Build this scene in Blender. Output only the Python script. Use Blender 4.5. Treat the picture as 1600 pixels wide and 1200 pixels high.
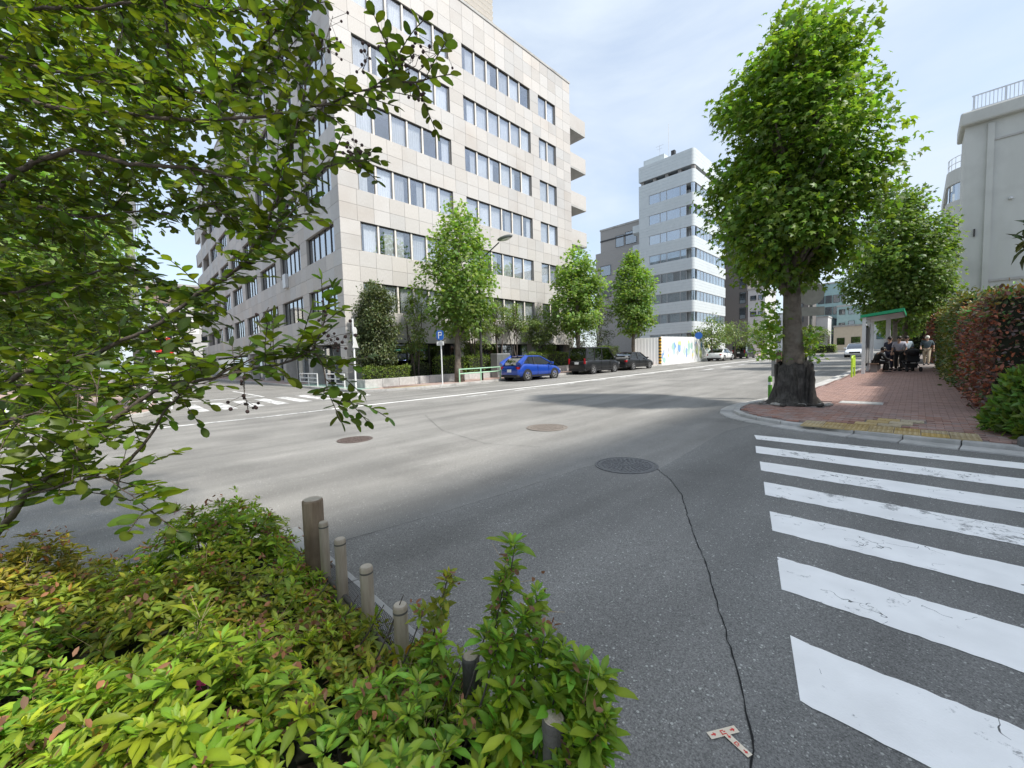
import bpy, bmesh, math, random
import numpy as np
from mathutils import Vector, Matrix
for o in list(bpy.data.objects): bpy.data.objects.remove(o, do_unlink=True)
random.seed(7); RNG = np.random.default_rng(7)
SC = bpy.context.scene; COL = SC.collection
R = math.radians
# ---------------- camera
FPX, CAMH = 622.0, 1.52
YAW, PITCH, ROLL = R(45.5), R(-3.5), R(-1.6)
_f = np.array([-math.sin(YAW)*math.cos(PITCH), math.cos(YAW)*math.cos(PITCH), math.sin(PITCH)])
_r = np.array([math.cos(YAW), math.sin(YAW), 0.0]); _u = np.cross(_r, _f)
_r2 = math.cos(ROLL)*_r + math.sin(ROLL)*_u; _u2 = -math.sin(ROLL)*_r + math.cos(ROLL)*_u
CAM = np.array([0, 0, CAMH])
cd = bpy.data.cameras.new('camera'); cam = bpy.data.objects.new('camera', cd); COL.objects.link(cam)
cd.sensor_width = 36; cd.lens = FPX/1600*36; cd.clip_start = 0.03; cd.clip_end = 3000
m = Matrix.Identity(4)
for i in range(3):
    m[i][0], m[i][1], m[i][2] = _r2[i], _u2[i], -_f[i]
m[2][3] = CAMH
cam.matrix_world = m; SC.camera = cam
# ---------------- sky, sun, exposure
SUN_EL, SUN_BETA = R(52), R(7)      # beta: from +X towards +Y
w = bpy.data.worlds.new('World'); SC.world = w; w.use_nodes = True
nt = w.node_tree; nt.nodes.clear()
def N(t, tp, **k):
    n = t.nodes.new(tp)
    for a, b in k.items(): setattr(n, a, b)
    return n
sky = N(nt, 'ShaderNodeTexSky', sky_type='NISHITA', sun_disc=False, sun_elevation=SUN_EL, sun_rotation=math.pi/2-SUN_BETA)
sky.air_density = 1.0; sky.dust_density = 1.6; sky.ozone_density = 1.4
tc = N(nt, 'ShaderNodeTexCoord'); mp = N(nt, 'ShaderNodeMapping'); mp.inputs['Scale'].default_value = (1.0, 1.0, 2.6)
no = N(nt, 'ShaderNodeTexNoise'); no.inputs['Scale'].default_value = 2.1; no.inputs['Detail'].default_value = 7; no.inputs['Roughness'].default_value = .55; no.inputs['Distortion'].default_value = .4
rp = N(nt, 'ShaderNodeMapRange'); rp.inputs['From Min'].default_value = .36; rp.inputs['From Max'].default_value = .66; rp.inputs['To Min'].default_value = .5; rp.inputs['To Max'].default_value = .97
mx = N(nt, 'ShaderNodeMix', data_type='RGBA'); mx.inputs[7].default_value = (3.1, 3.5, 3.95, 1)
bg = N(nt, 'ShaderNodeBackground'); bg.inputs['Strength'].default_value = 0.15
wo = N(nt, 'ShaderNodeOutputWorld')
L = nt.links.new
L(tc.outputs['Generated'], mp.inputs['Vector']); L(mp.outputs['Vector'], no.inputs['Vector']); L(no.outputs[0], rp.inputs[0])
L(rp.outputs[0], mx.inputs[0]); L(sky.outputs[0], mx.inputs[6]); L(mx.outputs[2], bg.inputs[0]); L(bg.outputs[0], wo.inputs[0])
sl = bpy.data.lights.new('sun', 'SUN'); sl.energy = 3.2; sl.angle = R(3.0); sl.color = (1.0, .955, .88)
so = bpy.data.objects.new('sun', sl); COL.objects.link(so)
sd = Vector((math.cos(SUN_BETA)*math.cos(SUN_EL), math.sin(SUN_BETA)*math.cos(SUN_EL), math.sin(SUN_EL)))
so.rotation_euler = (-sd).to_track_quat('-Z', 'Y').to_euler(); so.location = (30, 5, 60)
vs = SC.view_settings; vs.view_transform = 'Standard'; vs.look = 'None'; vs.exposure = 0.84; vs.gamma = 1; vs.use_curve_mapping = False
SC.render.engine = 'CYCLES'
SC.cycles.max_bounces = 8; SC.cycles.transparent_max_bounces = 12

# ---------------- geometry of the place
SL, SY0 = 0.014, 3.0
def gz(y): return SL*min(max(0.0, y-SY0), 110.0)
def ray(x, y): return _r2*(x-800)/FPX - _u2*(y-600)/FPX + _f
def at(x, y, d): return CAM + ray(x, y)*d
def gnd(x, y, z=0.0):
    d = ray(x, y); t = (z-CAMH)/d[2]; p = CAM+d*t
    if t > 0 and p[1] < SY0: return p
    t = (z-SL*SY0-CAMH)/(d[2]-SL*d[1]); return CAM+d*t
def onX(x, y, X): d = ray(x, y); return CAM+d*(X/d[0])
def onY(x, y, Y): d = ray(x, y); return CAM+d*(Y/d[1])
def depth(p): return float((np.array(p)-CAM)@_f)

# ---------------- helpers
WM = {}
class MB:
    def __init__(s): s.v = []; s.f = []
    def add(s, vs, fs):
        n = len(s.v); s.v += [tuple(map(float, q)) for q in vs]; s.f += [tuple(i+n for i in q) for q in fs]; return s
    def box(s, x0, x1, y0, y1, z0, z1):
        return s.add([(x0,y0,z0),(x1,y0,z0),(x1,y1,z0),(x0,y1,z0),(x0,y0,z1),(x1,y0,z1),(x1,y1,z1),(x0,y1,z1)],
            [(0,3,2,1),(4,5,6,7),(0,1,5,4),(1,2,6,5),(2,3,7,6),(3,0,4,7)])
    def cbox(s, c, h, rz=0, M=None):
        M = M or Matrix.Rotation(rz, 3, 'Z'); vs = []
        for sz in (-1, 1):
            for sx, sy in ((-1,-1),(1,-1),(1,1),(-1,1)):
                vs.append(Vector(c)+M@Vector((sx*h[0], sy*h[1], sz*h[2])))
        return s.add(vs, [(0,3,2,1),(4,5,6,7),(0,1,5,4),(1,2,6,5),(2,3,7,6),(3,0,4,7)])
    def prism(s, pts, z0, z1, zf=None):
        n = len(pts); zf = zf or (lambda y: 0)
        vs = [(p[0], p[1], z0+zf(p[1])) for p in pts]+[(p[0], p[1], z1+zf(p[1])) for p in pts]
        return s.add(vs, [tuple(range(n-1, -1, -1)), tuple(range(n, 2*n))]+[(i, (i+1) % n, n+(i+1) % n, n+i) for i in range(n)])
    def sheet(s, pts, z, zf=gz): 
        return s.add([(p[0], p[1], z+zf(p[1])) for p in pts], [tuple(range(len(pts)))])
    def tube(s, pts, rad, n=8, cap=True):
        pts = [Vector(p) for p in pts]; k = len(pts)
        if not hasattr(rad, '__len__'): rad = [rad]*k
        b = len(s.v); ref = None; fs = []
        for i, p in enumerate(pts):
            t = (pts[min(i+1, k-1)]-pts[max(i-1, 0)])
            t = t.normalized() if t.length > 1e-9 else Vector((0,0,1))
            if ref is None: ref = t.orthogonal().normalized()
            ref = (ref-t*ref.dot(t)); ref = ref.normalized() if ref.length > 1e-6 else t.orthogonal().normalized()
            bi = t.cross(ref)
            for j in range(n):
                a = 2*math.pi*j/n; q = p+(ref*math.cos(a)+bi*math.sin(a))*rad[i]; s.v.append(tuple(q))
        for i in range(k-1):
            for j in range(n):
                s.f.append((b+i*n+j, b+i*n+(j+1) % n, b+(i+1)*n+(j+1) % n, b+(i+1)*n+j))
        if cap:
            s.f.append(tuple(b+j for j in range(n-1, -1, -1))); s.f.append(tuple(b+(k-1)*n+j for j in range(n)))
        return s
    def lathe(s, prof, c=(0,0,0), n=16, M=None):
        M = M or Matrix.Identity(3); b = len(s.v)
        for r, z in prof:
            for j in range(n):
                a = 2*math.pi*j/n; s.v.append(tuple(Vector(c)+M@Vector((r*math.cos(a), r*math.sin(a), z))))
        for i in range(len(prof)-1):
            for j in range(n): s.f.append((b+i*n+j, b+i*n+(j+1) % n, b+(i+1)*n+(j+1) % n, b+(i+1)*n+j))
        if prof[0][0] > 1e-6: s.f.append(tuple(b+j for j in range(n-1, -1, -1)))
        if prof[-1][0] > 1e-6: s.f.append(tuple(b+(len(prof)-1)*n+j for j in range(n)))
        return s
    def ball(s, c, r, n=8, k=5):
        r = r if hasattr(r, '__len__') else (r, r, r)
        b = len(s.v)
        for i in range(k+1):
            t = math.pi*i/k
            for j in range(n):
                a = 2*math.pi*j/n; s.v.append((c[0]+r[0]*math.sin(t)*math.cos(a), c[1]+r[1]*math.sin(t)*math.sin(a), c[2]-r[2]*math.cos(t)))
        for i in range(k):
            for j in range(n): s.f.append((b+i*n+j, b+i*n+(j+1) % n, b+(i+1)*n+(j+1) % n, b+(i+1)*n+j))
        return s
    def mesh(s, name, smooth=False):
        me = bpy.data.meshes.new(name); me.from_pydata(s.v, [], s.f)
        if smooth: me.shade_smooth()
        return me
def _fin(o, parent, world):
    COL.objects.link(o)
    if parent is not None:
        o.parent = parent
        pw = WM.get(parent.name, Matrix.Identity(4))
        if world: o.matrix_parent_inverse = pw.inverted(); WM[o.name] = Matrix.Identity(4)
        else: WM[o.name] = pw @ o.matrix_basis
    else: WM[o.name] = o.matrix_basis.copy()
    return o
def part(name, mb, mat, parent=None, world=True, smooth=False, loc=None, rz=0, kind=None, label=None):
    me = mb.mesh(name, smooth) if isinstance(mb, MB) else mb
    if mat is not None and not me.materials: me.materials.append(mat)
    o = bpy.data.objects.new(name, me)
    if loc is not None: o.matrix_basis = Matrix.Translation(loc)@Matrix.Rotation(rz, 4, 'Z')
    _fin(o, parent, world)
    if loc is not None and world: WM[o.name] = o.matrix_basis.copy()
    if kind: o['kind'] = kind
    if label: o['label'] = label
    return o
def tag(o, label, cat, group=None):
    o['label'] = label; o['category'] = cat
    if group: o['group'] = group
    return o
def thing(name, label, cat, loc, rz=0, group=None):
    o = bpy.data.objects.new(name, None); o.empty_display_size = .2
    o.matrix_basis = Matrix.Translation(Vector([float(c) for c in loc]))@Matrix.Rotation(rz, 4, 'Z')
    _fin(o, None, False); return tag(o, label, cat, group)
def single(name, mb, mat, label, cat, group=None, smooth=False):
    o = part(name, mb, mat, None, smooth=smooth); return tag(o, label, cat, group)
def struct(name, mb, mat, parent=None, smooth=False):
    o = part(name, mb, mat, parent, smooth=smooth)
    if parent is None: o['kind'] = 'structure'
    return o
def bevel(o, wdt, seg=1):
    md = o.modifiers.new('bevel', 'BEVEL'); md.width = wdt; md.segments = seg; md.limit_method = 'ANGLE'; return o

# ---------------- materials
def base_mat(name):
    mt = bpy.data.materials.new(name); mt.use_nodes = True; t = mt.node_tree; t.nodes.clear()
    out = N(t, 'ShaderNodeOutputMaterial'); return mt, t, out
def c4(c): return (c[0], c[1], c[2], 1)
def mat(name, c1, c2=None, scale=6, rough=.7, metal=0, bump=0, bscale=None, orand=0, attr=False, spec=.5, coat=0, stretch=None, detail=5, c3=None, c3scale=.6):
    mt, t, out = base_mat(name); L = t.links.new
    b = N(t, 'ShaderNodeBsdfPrincipled'); L(b.outputs[0], out.inputs[0])
    b.inputs['Roughness'].default_value = rough; b.inputs['Metallic'].default_value = metal
    b.inputs['Specular IOR Level'].default_value = spec; b.inputs['Coat Weight'].default_value = coat; b.inputs['Coat Roughness'].default_value = .05
    g = N(t, 'ShaderNodeNewGeometry'); vec = g.outputs['Position']
    if stretch:
        mp = N(t, 'ShaderNodeMapping'); mp.inputs['Scale'].default_value = stretch; L(vec, mp.inputs[0]); vec = mp.outputs[0]
    col = None
    if c2 is not None:
        n = N(t, 'ShaderNodeTexNoise'); n.inputs['Scale'].default_value = scale; n.inputs['Detail'].default_value = detail; n.inputs['Roughness'].default_value = .6
        L(vec, n.inputs['Vector'])
        mr = N(t, 'ShaderNodeMapRange'); mr.inputs[1].default_value = .3; mr.inputs[2].default_value = .7; L(n.outputs[0], mr.inputs[0])
        x = N(t, 'ShaderNodeMix', data_type='RGBA'); x.inputs[6].default_value = c4(c1); x.inputs[7].default_value = c4(c2); L(mr.outputs[0], x.inputs[0]); col = x.outputs[2]
    if c3 is not None:
        n = N(t, 'ShaderNodeTexNoise'); n.inputs['Scale'].default_value = c3scale; n.inputs['Detail'].default_value = 6; L(g.outputs['Position'], n.inputs['Vector'])
        mr = N(t, 'ShaderNodeMapRange'); mr.inputs[1].default_value = .5; mr.inputs[2].default_value = .72; mr.inputs[4].default_value = .7; L(n.outputs[0], mr.inputs[0])
        x = N(t, 'ShaderNodeMix', data_type='RGBA'); x.inputs[7].default_value = c4(c3); L(mr.outputs[0], x.inputs[0])
        if col is None: x.inputs[6].default_value = c4(c1)
        else: L(col, x.inputs[6])
        col = x.outputs[2]
    if attr:
        a = N(t, 'ShaderNodeAttribute', attribute_name='col'); x = N(t, 'ShaderNodeMix', data_type='RGBA', blend_type='MULTIPLY'); x.inputs[0].default_value = 1
        if col is None: x.inputs[6].default_value = c4(c1)
        else: L(col, x.inputs[6])
        L(a.outputs[0], x.inputs[7]); col = x.outputs[2]
    if orand:
        oi = N(t, 'ShaderNodeObjectInfo'); h = N(t, 'ShaderNodeHueSaturation')
        mr = N(t, 'ShaderNodeMapRange'); mr.inputs[3].default_value = 1-orand; mr.inputs[4].default_value = 1+orand; L(oi.outputs['Random'], mr.inputs[0]); L(mr.outputs[0], h.inputs['Value'])
        mh = N(t, 'ShaderNodeMath', operation='MULTIPLY_ADD'); mh.inputs[1].default_value = .7; mh.inputs[2].default_value = .65; 
        wn = N(t, 'ShaderNodeTexWhiteNoise', noise_dimensions='1D'); L(oi.outputs['Random'], wn.inputs['W']); L(wn.outputs[0], mh.inputs[0]); L(mh.outputs[0], h.inputs['Saturation'])
        if col is None: h.inputs['Color'].default_value = c4(c1)
        else: L(col, h.inputs['Color'])
        col = h.outputs[0]
    if col is None: b.inputs['Base Color'].default_value = c4(c1)
    else: L(col, b.inputs['Base Color'])
    if bump:
        n = N(t, 'ShaderNodeTexNoise'); n.inputs['Scale'].default_value = bscale or scale*4; n.inputs['Detail'].default_value = 4; L(vec, n.inputs['Vector'])
        bp = N(t, 'ShaderNodeBump'); bp.inputs['Strength'].default_value = bump; bp.inputs['Distance'].default_value = .02; L(n.outputs[0], bp.inputs['Height']); L(bp.outputs[0], b.inputs['Normal'])
    return mt
def leaf_mat(name, c1, trans=.4, rough=.45, tc=None):
    mt, t, out = base_mat(name); L = t.links.new
    a = N(t, 'ShaderNodeAttribute', attribute_name='col'); x = N(t, 'ShaderNodeMix', data_type='RGBA', blend_type='MULTIPLY'); x.inputs[0].default_value = 1
    x.inputs[6].default_value = c4(c1); L(a.outputs[0], x.inputs[7])
    b = N(t, 'ShaderNodeBsdfPrincipled'); b.inputs['Roughness'].default_value = rough; b.inputs['Specular IOR Level'].default_value = .45; L(x.outputs[2], b.inputs['Base Color'])
    tr = N(t, 'ShaderNodeBsdfTranslucent'); y = N(t, 'ShaderNodeMix', data_type='RGBA', blend_type='MULTIPLY'); y.inputs[0].default_value = 1
    y.inputs[7].default_value = c4(tc or (1.5, 1.6, .7)); L(x.outputs[2], y.inputs[6]); L(y.outputs[2], tr.inputs[0])
    ms = N(t, 'ShaderNodeMixShader'); ms.inputs[0].default_value = trans; L(b.outputs[0], ms.inputs[1]); L(tr.outputs[0], ms.inputs[2]); L(ms.outputs[0], out.inputs[0])
    return mt
def glass_mat(name, tint=(.55,.65,.7), lo=.25, hi=.9, rough=.02, gl=(.9,.95,1)):
    mt, t, out = base_mat(name); L = t.links.new
    tr = N(t, 'ShaderNodeBsdfTransparent'); tr.inputs[0].default_value = c4(tint)
    g = N(t, 'ShaderNodeBsdfGlossy'); g.inputs['Roughness'].default_value = rough; g.inputs[0].default_value = c4(gl)
    lw = N(t, 'ShaderNodeLayerWeight'); lw.inputs[0].default_value = .35
    mr = N(t, 'ShaderNodeMapRange'); mr.inputs[3].default_value = lo; mr.inputs[4].default_value = hi; L(lw.outputs['Facing'], mr.inputs[0])
    ms = N(t, 'ShaderNodeMixShader'); L(mr.outputs[0], ms.inputs[0]); L(tr.outputs[0], ms.inputs[1]); L(g.outputs[0], ms.inputs[2]); L(ms.outputs[0], out.inputs[0])
    return mt
def asphalt_mat(name, c1, c2, speck=.5, patch=None):
    mt, t, out = base_mat(name); L = t.links.new
    b = N(t, 'ShaderNodeBsdfPrincipled'); L(b.outputs[0], out.inputs[0]); b.inputs['Roughness'].default_value = .85; b.inputs['Specular IOR Level'].default_value = .3
    g = N(t, 'ShaderNodeNewGeometry'); pos = g.outputs['Position']
    n = N(t, 'ShaderNodeTexNoise'); n.inputs['Scale'].default_value = .45; n.inputs['Detail'].default_value = 9; n.inputs['Roughness'].default_value = .62; L(pos, n.inputs['Vector'])
    mr = N(t, 'ShaderNodeMapRange'); mr.inputs[1].default_value = .3; mr.inputs[2].default_value = .7; L(n.outputs[0], mr.inputs[0])
    x = N(t, 'ShaderNodeMix', data_type='RGBA'); x.inputs[6].default_value = c4(c1); x.inputs[7].default_value = c4(c2); L(mr.outputs[0], x.inputs[0])
    # fine grain
    n2 = N(t, 'ShaderNodeTexNoise'); n2.inputs['Scale'].default_value = 130; n2.inputs['Detail'].default_value = 3; L(pos, n2.inputs['Vector'])
    m2 = N(t, 'ShaderNodeMapRange'); m2.inputs[1].default_value = .25; m2.inputs[2].default_value = .75; m2.inputs[3].default_value = .45; m2.inputs[4].default_value = 1.55; L(n2.outputs[0], m2.inputs[0])
    y = N(t, 'ShaderNodeMix', data_type='RGBA', blend_type='MULTIPLY'); y.inputs[0].default_value = 1; L(x.outputs[2], y.inputs[6]); L(m2.outputs[0], y.inputs[7])
    # pale aggregate stones
    col = y.outputs[2]
    for scl, th, mul in ((95, .9, 3.6), (55, .965, 4.4), (170, .82, 2.6), (260, .8, 2.4)):
        v = N(t, 'ShaderNodeTexVoronoi'); v.inputs['Scale'].default_value = scl; L(pos, v.inputs['Vector'])
        sp = N(t, 'ShaderNodeSeparateColor'); L(v.outputs['Color'], sp.inputs[0])
        gt = N(t, 'ShaderNodeMath', operation='GREATER_THAN'); gt.inputs[1].default_value = th; L(sp.outputs[0], gt.inputs[0])
        lt = N(t, 'ShaderNodeMath', operation='LESS_THAN'); lt.inputs[1].default_value = .36; L(v.outputs['Distance'], lt.inputs[0])
        an = N(t, 'ShaderNodeMath', operation='MULTIPLY'); L(gt.outputs[0], an.inputs[0]); L(lt.outputs[0], an.inputs[1])
        fa = N(t, 'ShaderNodeMath', operation='MULTIPLY'); fa.inputs[1].default_value = speck; L(an.outputs[0], fa.inputs[0])
        z = N(t, 'ShaderNodeMix', data_type='RGBA'); z.inputs[7].default_value = (.13*mul, .13*mul, .12*mul, 1); L(fa.outputs[0], z.inputs[0]); L(col, z.inputs[6]); col = z.outputs[2]
    # worn wheel paths / stains: long streaks
    mp = N(t, 'ShaderNodeMapping'); mp.inputs['Scale'].default_value = (1.1, .16, 1); mp.inputs['Rotation'].default_value = (0, 0, .12); L(pos, mp.inputs[0])
    n4 = N(t, 'ShaderNodeTexNoise'); n4.inputs['Scale'].default_value = 1.3; n4.inputs['Detail'].default_value = 5; L(mp.outputs[0], n4.inputs['Vector'])
    m4 = N(t, 'ShaderNodeMapRange'); m4.inputs[1].default_value = .3; m4.inputs[2].default_value = .7; m4.inputs[3].default_value = .78; m4.inputs[4].default_value = 1.22; L(n4.outputs[0], m4.inputs[0])
    q = N(t, 'ShaderNodeMix', data_type='RGBA', blend_type='MULTIPLY'); q.inputs[0].default_value = 1; L(col, q.inputs[6]); L(m4.outputs[0], q.inputs[7]); col = q.outputs[2]
    # oil stains and tar spots
    v = N(t, 'ShaderNodeTexVoronoi'); v.inputs['Scale'].default_value = .55
    nw = N(t, 'ShaderNodeTexNoise'); nw.inputs['Scale'].default_value = 3.5; nw.inputs['Detail'].default_value = 5; L(pos, nw.inputs['Vector'])
    vm = N(t, 'ShaderNodeVectorMath', operation='MULTIPLY_ADD'); vm.inputs[1].default_value = (.5,.5,.5); L(nw.outputs[1], vm.inputs[0]); L(pos, vm.inputs[2]); L(vm.outputs[0], v.inputs['Vector'])
    m5 = N(t, 'ShaderNodeMapRange'); m5.inputs[1].default_value = .08; m5.inputs[2].default_value = .34; m5.inputs[3].default_value = .8; m5.inputs[4].default_value = 1.0; L(v.outputs['Distance'], m5.inputs[0])
    q2 = N(t, 'ShaderNodeMix', data_type='RGBA', blend_type='MULTIPLY'); q2.inputs[0].default_value = 1; L(col, q2.inputs[6]); L(m5.outputs[0], q2.inputs[7]); col = q2.outputs[2]
    L(col, b.inputs['Base Color'])
    n3 = N(t, 'ShaderNodeTexNoise'); n3.inputs['Scale'].default_value = 110; n3.inputs['Detail'].default_value = 3; L(pos, n3.inputs['Vector'])
    bp = N(t, 'ShaderNodeBump'); bp.inputs['Strength'].default_value = .55; bp.inputs['Distance'].default_value = .006; L(n3.outputs[0], bp.inputs['Height']); L(bp.outputs[0], b.inputs['Normal'])
    return mt
def paint_mat(name, col, wear=.35, under=(.12,.12,.12), scale=9):
    mt, t, out = base_mat(name); L = t.links.new
    b = N(t, 'ShaderNodeBsdfPrincipled'); L(b.outputs[0], out.inputs[0]); b.inputs['Roughness'].default_value = .7
    g = N(t, 'ShaderNodeNewGeometry'); pos = g.outputs['Position']
    n = N(t, 'ShaderNodeTexNoise'); n.inputs['Scale'].default_value = scale; n.inputs['Detail'].default_value = 9; n.inputs['Roughness'].default_value = .75; L(pos, n.inputs['Vector'])
    n2 = N(t, 'ShaderNodeTexNoise'); n2.inputs['Scale'].default_value = 1.2; n2.inputs['Detail'].default_value = 4; L(pos, n2.inputs['Vector'])
    ad = N(t, 'ShaderNodeMath', operation='MULTIPLY_ADD'); ad.inputs[1].default_value = .55; L(n2.outputs[0], ad.inputs[0]); L(n.outputs[0], ad.inputs[2])
    mr = N(t, 'ShaderNodeMapRange'); mr.inputs[1].default_value = .98-.2*wear; mr.inputs[2].default_value = 1.06-.2*wear; mr.inputs[4].default_value = .75; L(ad.outputs[0], mr.inputs[0])
    # hairline cracks
    v = N(t, 'ShaderNodeTexVoronoi', feature='DISTANCE_TO_EDGE'); v.inputs['Scale'].default_value = 3.2
    nw = N(t, 'ShaderNodeTexNoise'); nw.inputs['Scale'].default_value = 6; L(pos, nw.inputs['Vector'])
    vm = N(t, 'ShaderNodeVectorMath', operation='MULTIPLY_ADD'); vm.inputs[1].default_value = (.35,.35,.35); L(nw.outputs[1], vm.inputs[0]); L(pos, vm.inputs[2]); L(vm.outputs[0], v.inputs['Vector'])
    cr = N(t, 'ShaderNodeMath', operation='LESS_THAN'); cr.inputs[1].default_value = .006; L(v.outputs['Distance'], cr.inputs[0])
    n5 = N(t, 'ShaderNodeTexNoise'); n5.inputs['Scale'].default_value = 2.3; L(pos, n5.inputs['Vector'])
    g5 = N(t, 'ShaderNodeMath', operation='GREATER_THAN'); g5.inputs[1].default_value = .56; L(n5.outputs[0], g5.inputs[0])
    cm = N(t, 'ShaderNodeMath', operation='MULTIPLY'); L(cr.outputs[0], cm.inputs[0]); L(g5.outputs[0], cm.inputs[1])
    mxx = N(t, 'ShaderNodeMath', operation='MAXIMUM'); L(mr.outputs[0], mxx.inputs[0]); L(cm.outputs[0], mxx.inputs[1])
    x = N(t, 'ShaderNodeMix', data_type='RGBA'); x.inputs[6].default_value = c4(col); x.inputs[7].default_value = c4(under); L(mxx.outputs[0], x.inputs[0])
    n6 = N(t, 'ShaderNodeTexNoise'); n6.inputs['Scale'].default_value = 4; n6.inputs['Detail'].default_value = 8; L(pos, n6.inputs['Vector'])
    m6 = N(t, 'ShaderNodeMapRange'); m6.inputs[3].default_value = .84; m6.inputs[4].default_value = 1.14; L(n6.outputs[0], m6.inputs[0])
    y = N(t, 'ShaderNodeMix', data_type='RGBA', blend_type='MULTIPLY'); y.inputs[0].default_value = 1; L(x.outputs[2], y.inputs[6]); L(m6.outputs[0], y.inputs[7])
    L(y.outputs[2], b.inputs['Base Color'])
    bp = N(t, 'ShaderNodeBump'); bp.inputs['Strength'].default_value = .35; bp.inputs['Distance'].default_value = .004
    n7 = N(t, 'ShaderNodeTexNoise'); n7.inputs['Scale'].default_value = 90; L(pos, n7.inputs['Vector']); L(n7.outputs[0], bp.inputs['Height']); L(bp.outputs[0], b.inputs['Normal'])
    return mt

# ---------------- leaves
TPL_OVAL = (np.array([(0,0,0),(.26,.35,.05),(.22,.72,.04),(0,1,-.04),(-.22,.72,.04),(-.26,.35,.05),(0,.5,-.03)]), [(0,1,6),(1,2,6),(2,3,6),(3,4,6),(4,5,6),(5,0,6)])
TPL_LANCE = (np.array([(0,0,0),(.15,.3,.05),(.17,.62,.05),(0,1,-.06),(-.17,.62,.05),(-.15,.3,.05),(0,.5,-.02)]), [(0,1,6),(1,2,6),(2,3,6),(3,4,6),(4,5,6),(5,0,6)])
TPL_PALM = (np.array([(0,0,0),(.5,.05,-.1),(.3,.3,.04),(.55,.62,-.06),(.2,.62,.04),(0,1.05,-.12),(-.2,.62,.04),(-.55,.62,-.06),(-.3,.3,.04),(-.5,.05,-.1),(0,.35,.05)]),
    [(0,1,2,10),(2,3,4,10),(4,5,6,10),(6,7,8,10),(8,9,0,10)])
TPL_DIA = (np.array([(0,0,0),(.36,.5,.07),(0,1,-.05),(-.36,.5,.07)]), [(0,1,2),(0,2,3)])
def unit(a): return a/np.maximum(np.linalg.norm(a, axis=1, keepdims=True), 1e-9)
CRNG = np.random.default_rng(77)
def leaf_arrays(pos, axis, nrm, size, tpl, curl=.28):
    T, F = tpl; axis = unit(axis); side = unit(np.cross(axis, nrm)); nr = np.cross(side, axis)
    s = size[:, None, None]; cv = CRNG.uniform(-.25*curl, curl, len(pos))
    V = pos[:, None, :] + s*(T[None, :, 0:1]*side[:, None, :]+T[None, :, 1:2]*axis[:, None, :]+(T[None, :, 2:3]-cv[:, None, None]*T[None, :, 1:2]**2)*nr[:, None, :])
    return V.reshape(-1, 3), len(T), F
def leaf_mesh(name, mt, pos, axis, nrm, size, tpl, cols, vm=None):
    V, k, F = leaf_arrays(pos, axis, nrm, size, tpl); n = len(pos)
    lens = [len(q) for q in F]; li = np.concatenate([np.array(q) for q in F])
    LI = (li[None, :]+(np.arange(n)*k)[:, None]).ravel()
    ls = np.tile(np.array(lens), n); st = np.concatenate([[0], np.cumsum(ls)[:-1]])
    me = bpy.data.meshes.new(name); me.vertices.add(len(V)); me.vertices.foreach_set('co', V.ravel().astype(np.float32))
    me.loops.add(len(LI)); me.loops.foreach_set('vertex_index', LI.astype(np.int32))
    me.polygons.add(len(ls)); me.polygons.foreach_set('loop_start', st.astype(np.int32)); me.polygons.foreach_set('loop_total', ls.astype(np.int32))
    me.update(calc_edges=True)
    ca = me.color_attributes.new('col', 'FLOAT_COLOR', 'POINT')
    cc = np.ones((n, k, 4), np.float32); cc[:, :, :3] = cols[:, None, :]
    if vm is not None: cc[:, :, :3] *= np.array(vm, np.float32)[None, :, None]
    ca.data.foreach_set('color', cc.ravel()); me.materials.append(mt); return me
def leaf_cols(n, rng, lo=.6, hi=1.4, yel=.25):
    v = rng.uniform(lo, hi, n)[:, None]; y = rng.uniform(-yel, yel, n)
    return np.clip(v*np.stack([1+y, np.ones(n), 1-y*.8], 1), .05, 3)
def paint_attr(me, rng, lo=.85, hi=1.15, per=8):
    n = len(me.vertices); ca = me.color_attributes.new('col', 'FLOAT_COLOR', 'POINT')
    k = (n+per-1)//per; v = rng.uniform(lo, hi, k); t = rng.uniform(-.03, .03, k)
    c = np.stack([v*(1+t), v, v*(1-t), np.ones(k)], 1).repeat(per, 0)[:n]
    ca.data.foreach_set('color', c.astype(np.float32).ravel())
# ---------------- material list
A_ROAD = asphalt_mat('asphalt_aged', (.185,.18,.17), (.255,.246,.23), .55)
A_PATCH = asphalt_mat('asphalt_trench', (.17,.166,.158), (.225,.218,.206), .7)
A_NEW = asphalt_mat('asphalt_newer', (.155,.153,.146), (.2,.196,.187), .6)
M_WHITE = paint_mat('road_paint_white', (.93,.92,.9), .42)
M_WHITE_OLD = paint_mat('road_paint_worn', (.74,.74,.73), 1.15, (.17,.17,.17))
M_GREENPAVE = mat('green_paving', (.24,.36,.3), (.3,.42,.36), 8, .8)
M_CRACK = mat('crack_tar', (.012,.012,.012), rough=.95)
M_CONC = mat('concrete', (.36,.355,.34), (.45,.445,.43), 3, .85, bump=.25, bscale=60, c3=(.24,.23,.22))
M_CONC2 = mat('kerb_concrete', (.36,.353,.338), (.48,.47,.452), 7, .85, bump=.3, bscale=80, orand=.1, c3=(.22,.22,.21), c3scale=1.5)
M_BRICK = mat('paver', (.28,.172,.145), (.36,.235,.2), 14, .8, bump=.2, bscale=120, orand=.17)
M_BRICKA = mat('paver_rows', (.28,.172,.145), (.36,.235,.2), 14, .8, bump=.2, bscale=120, attr=True)
M_MORTAR = mat('paver_sand', (.17,.145,.135), (.23,.2,.19), 20, .95)
M_TACT = mat('tactile_yellow', (.38,.29,.155), (.48,.38,.215), 9, .75, orand=.14, c3=(.33,.26,.16), c3scale=3)
M_IRON = mat('cast_iron', (.10,.075,.065), (.17,.13,.115), 25, .6, metal=.35, bump=.2)
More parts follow.
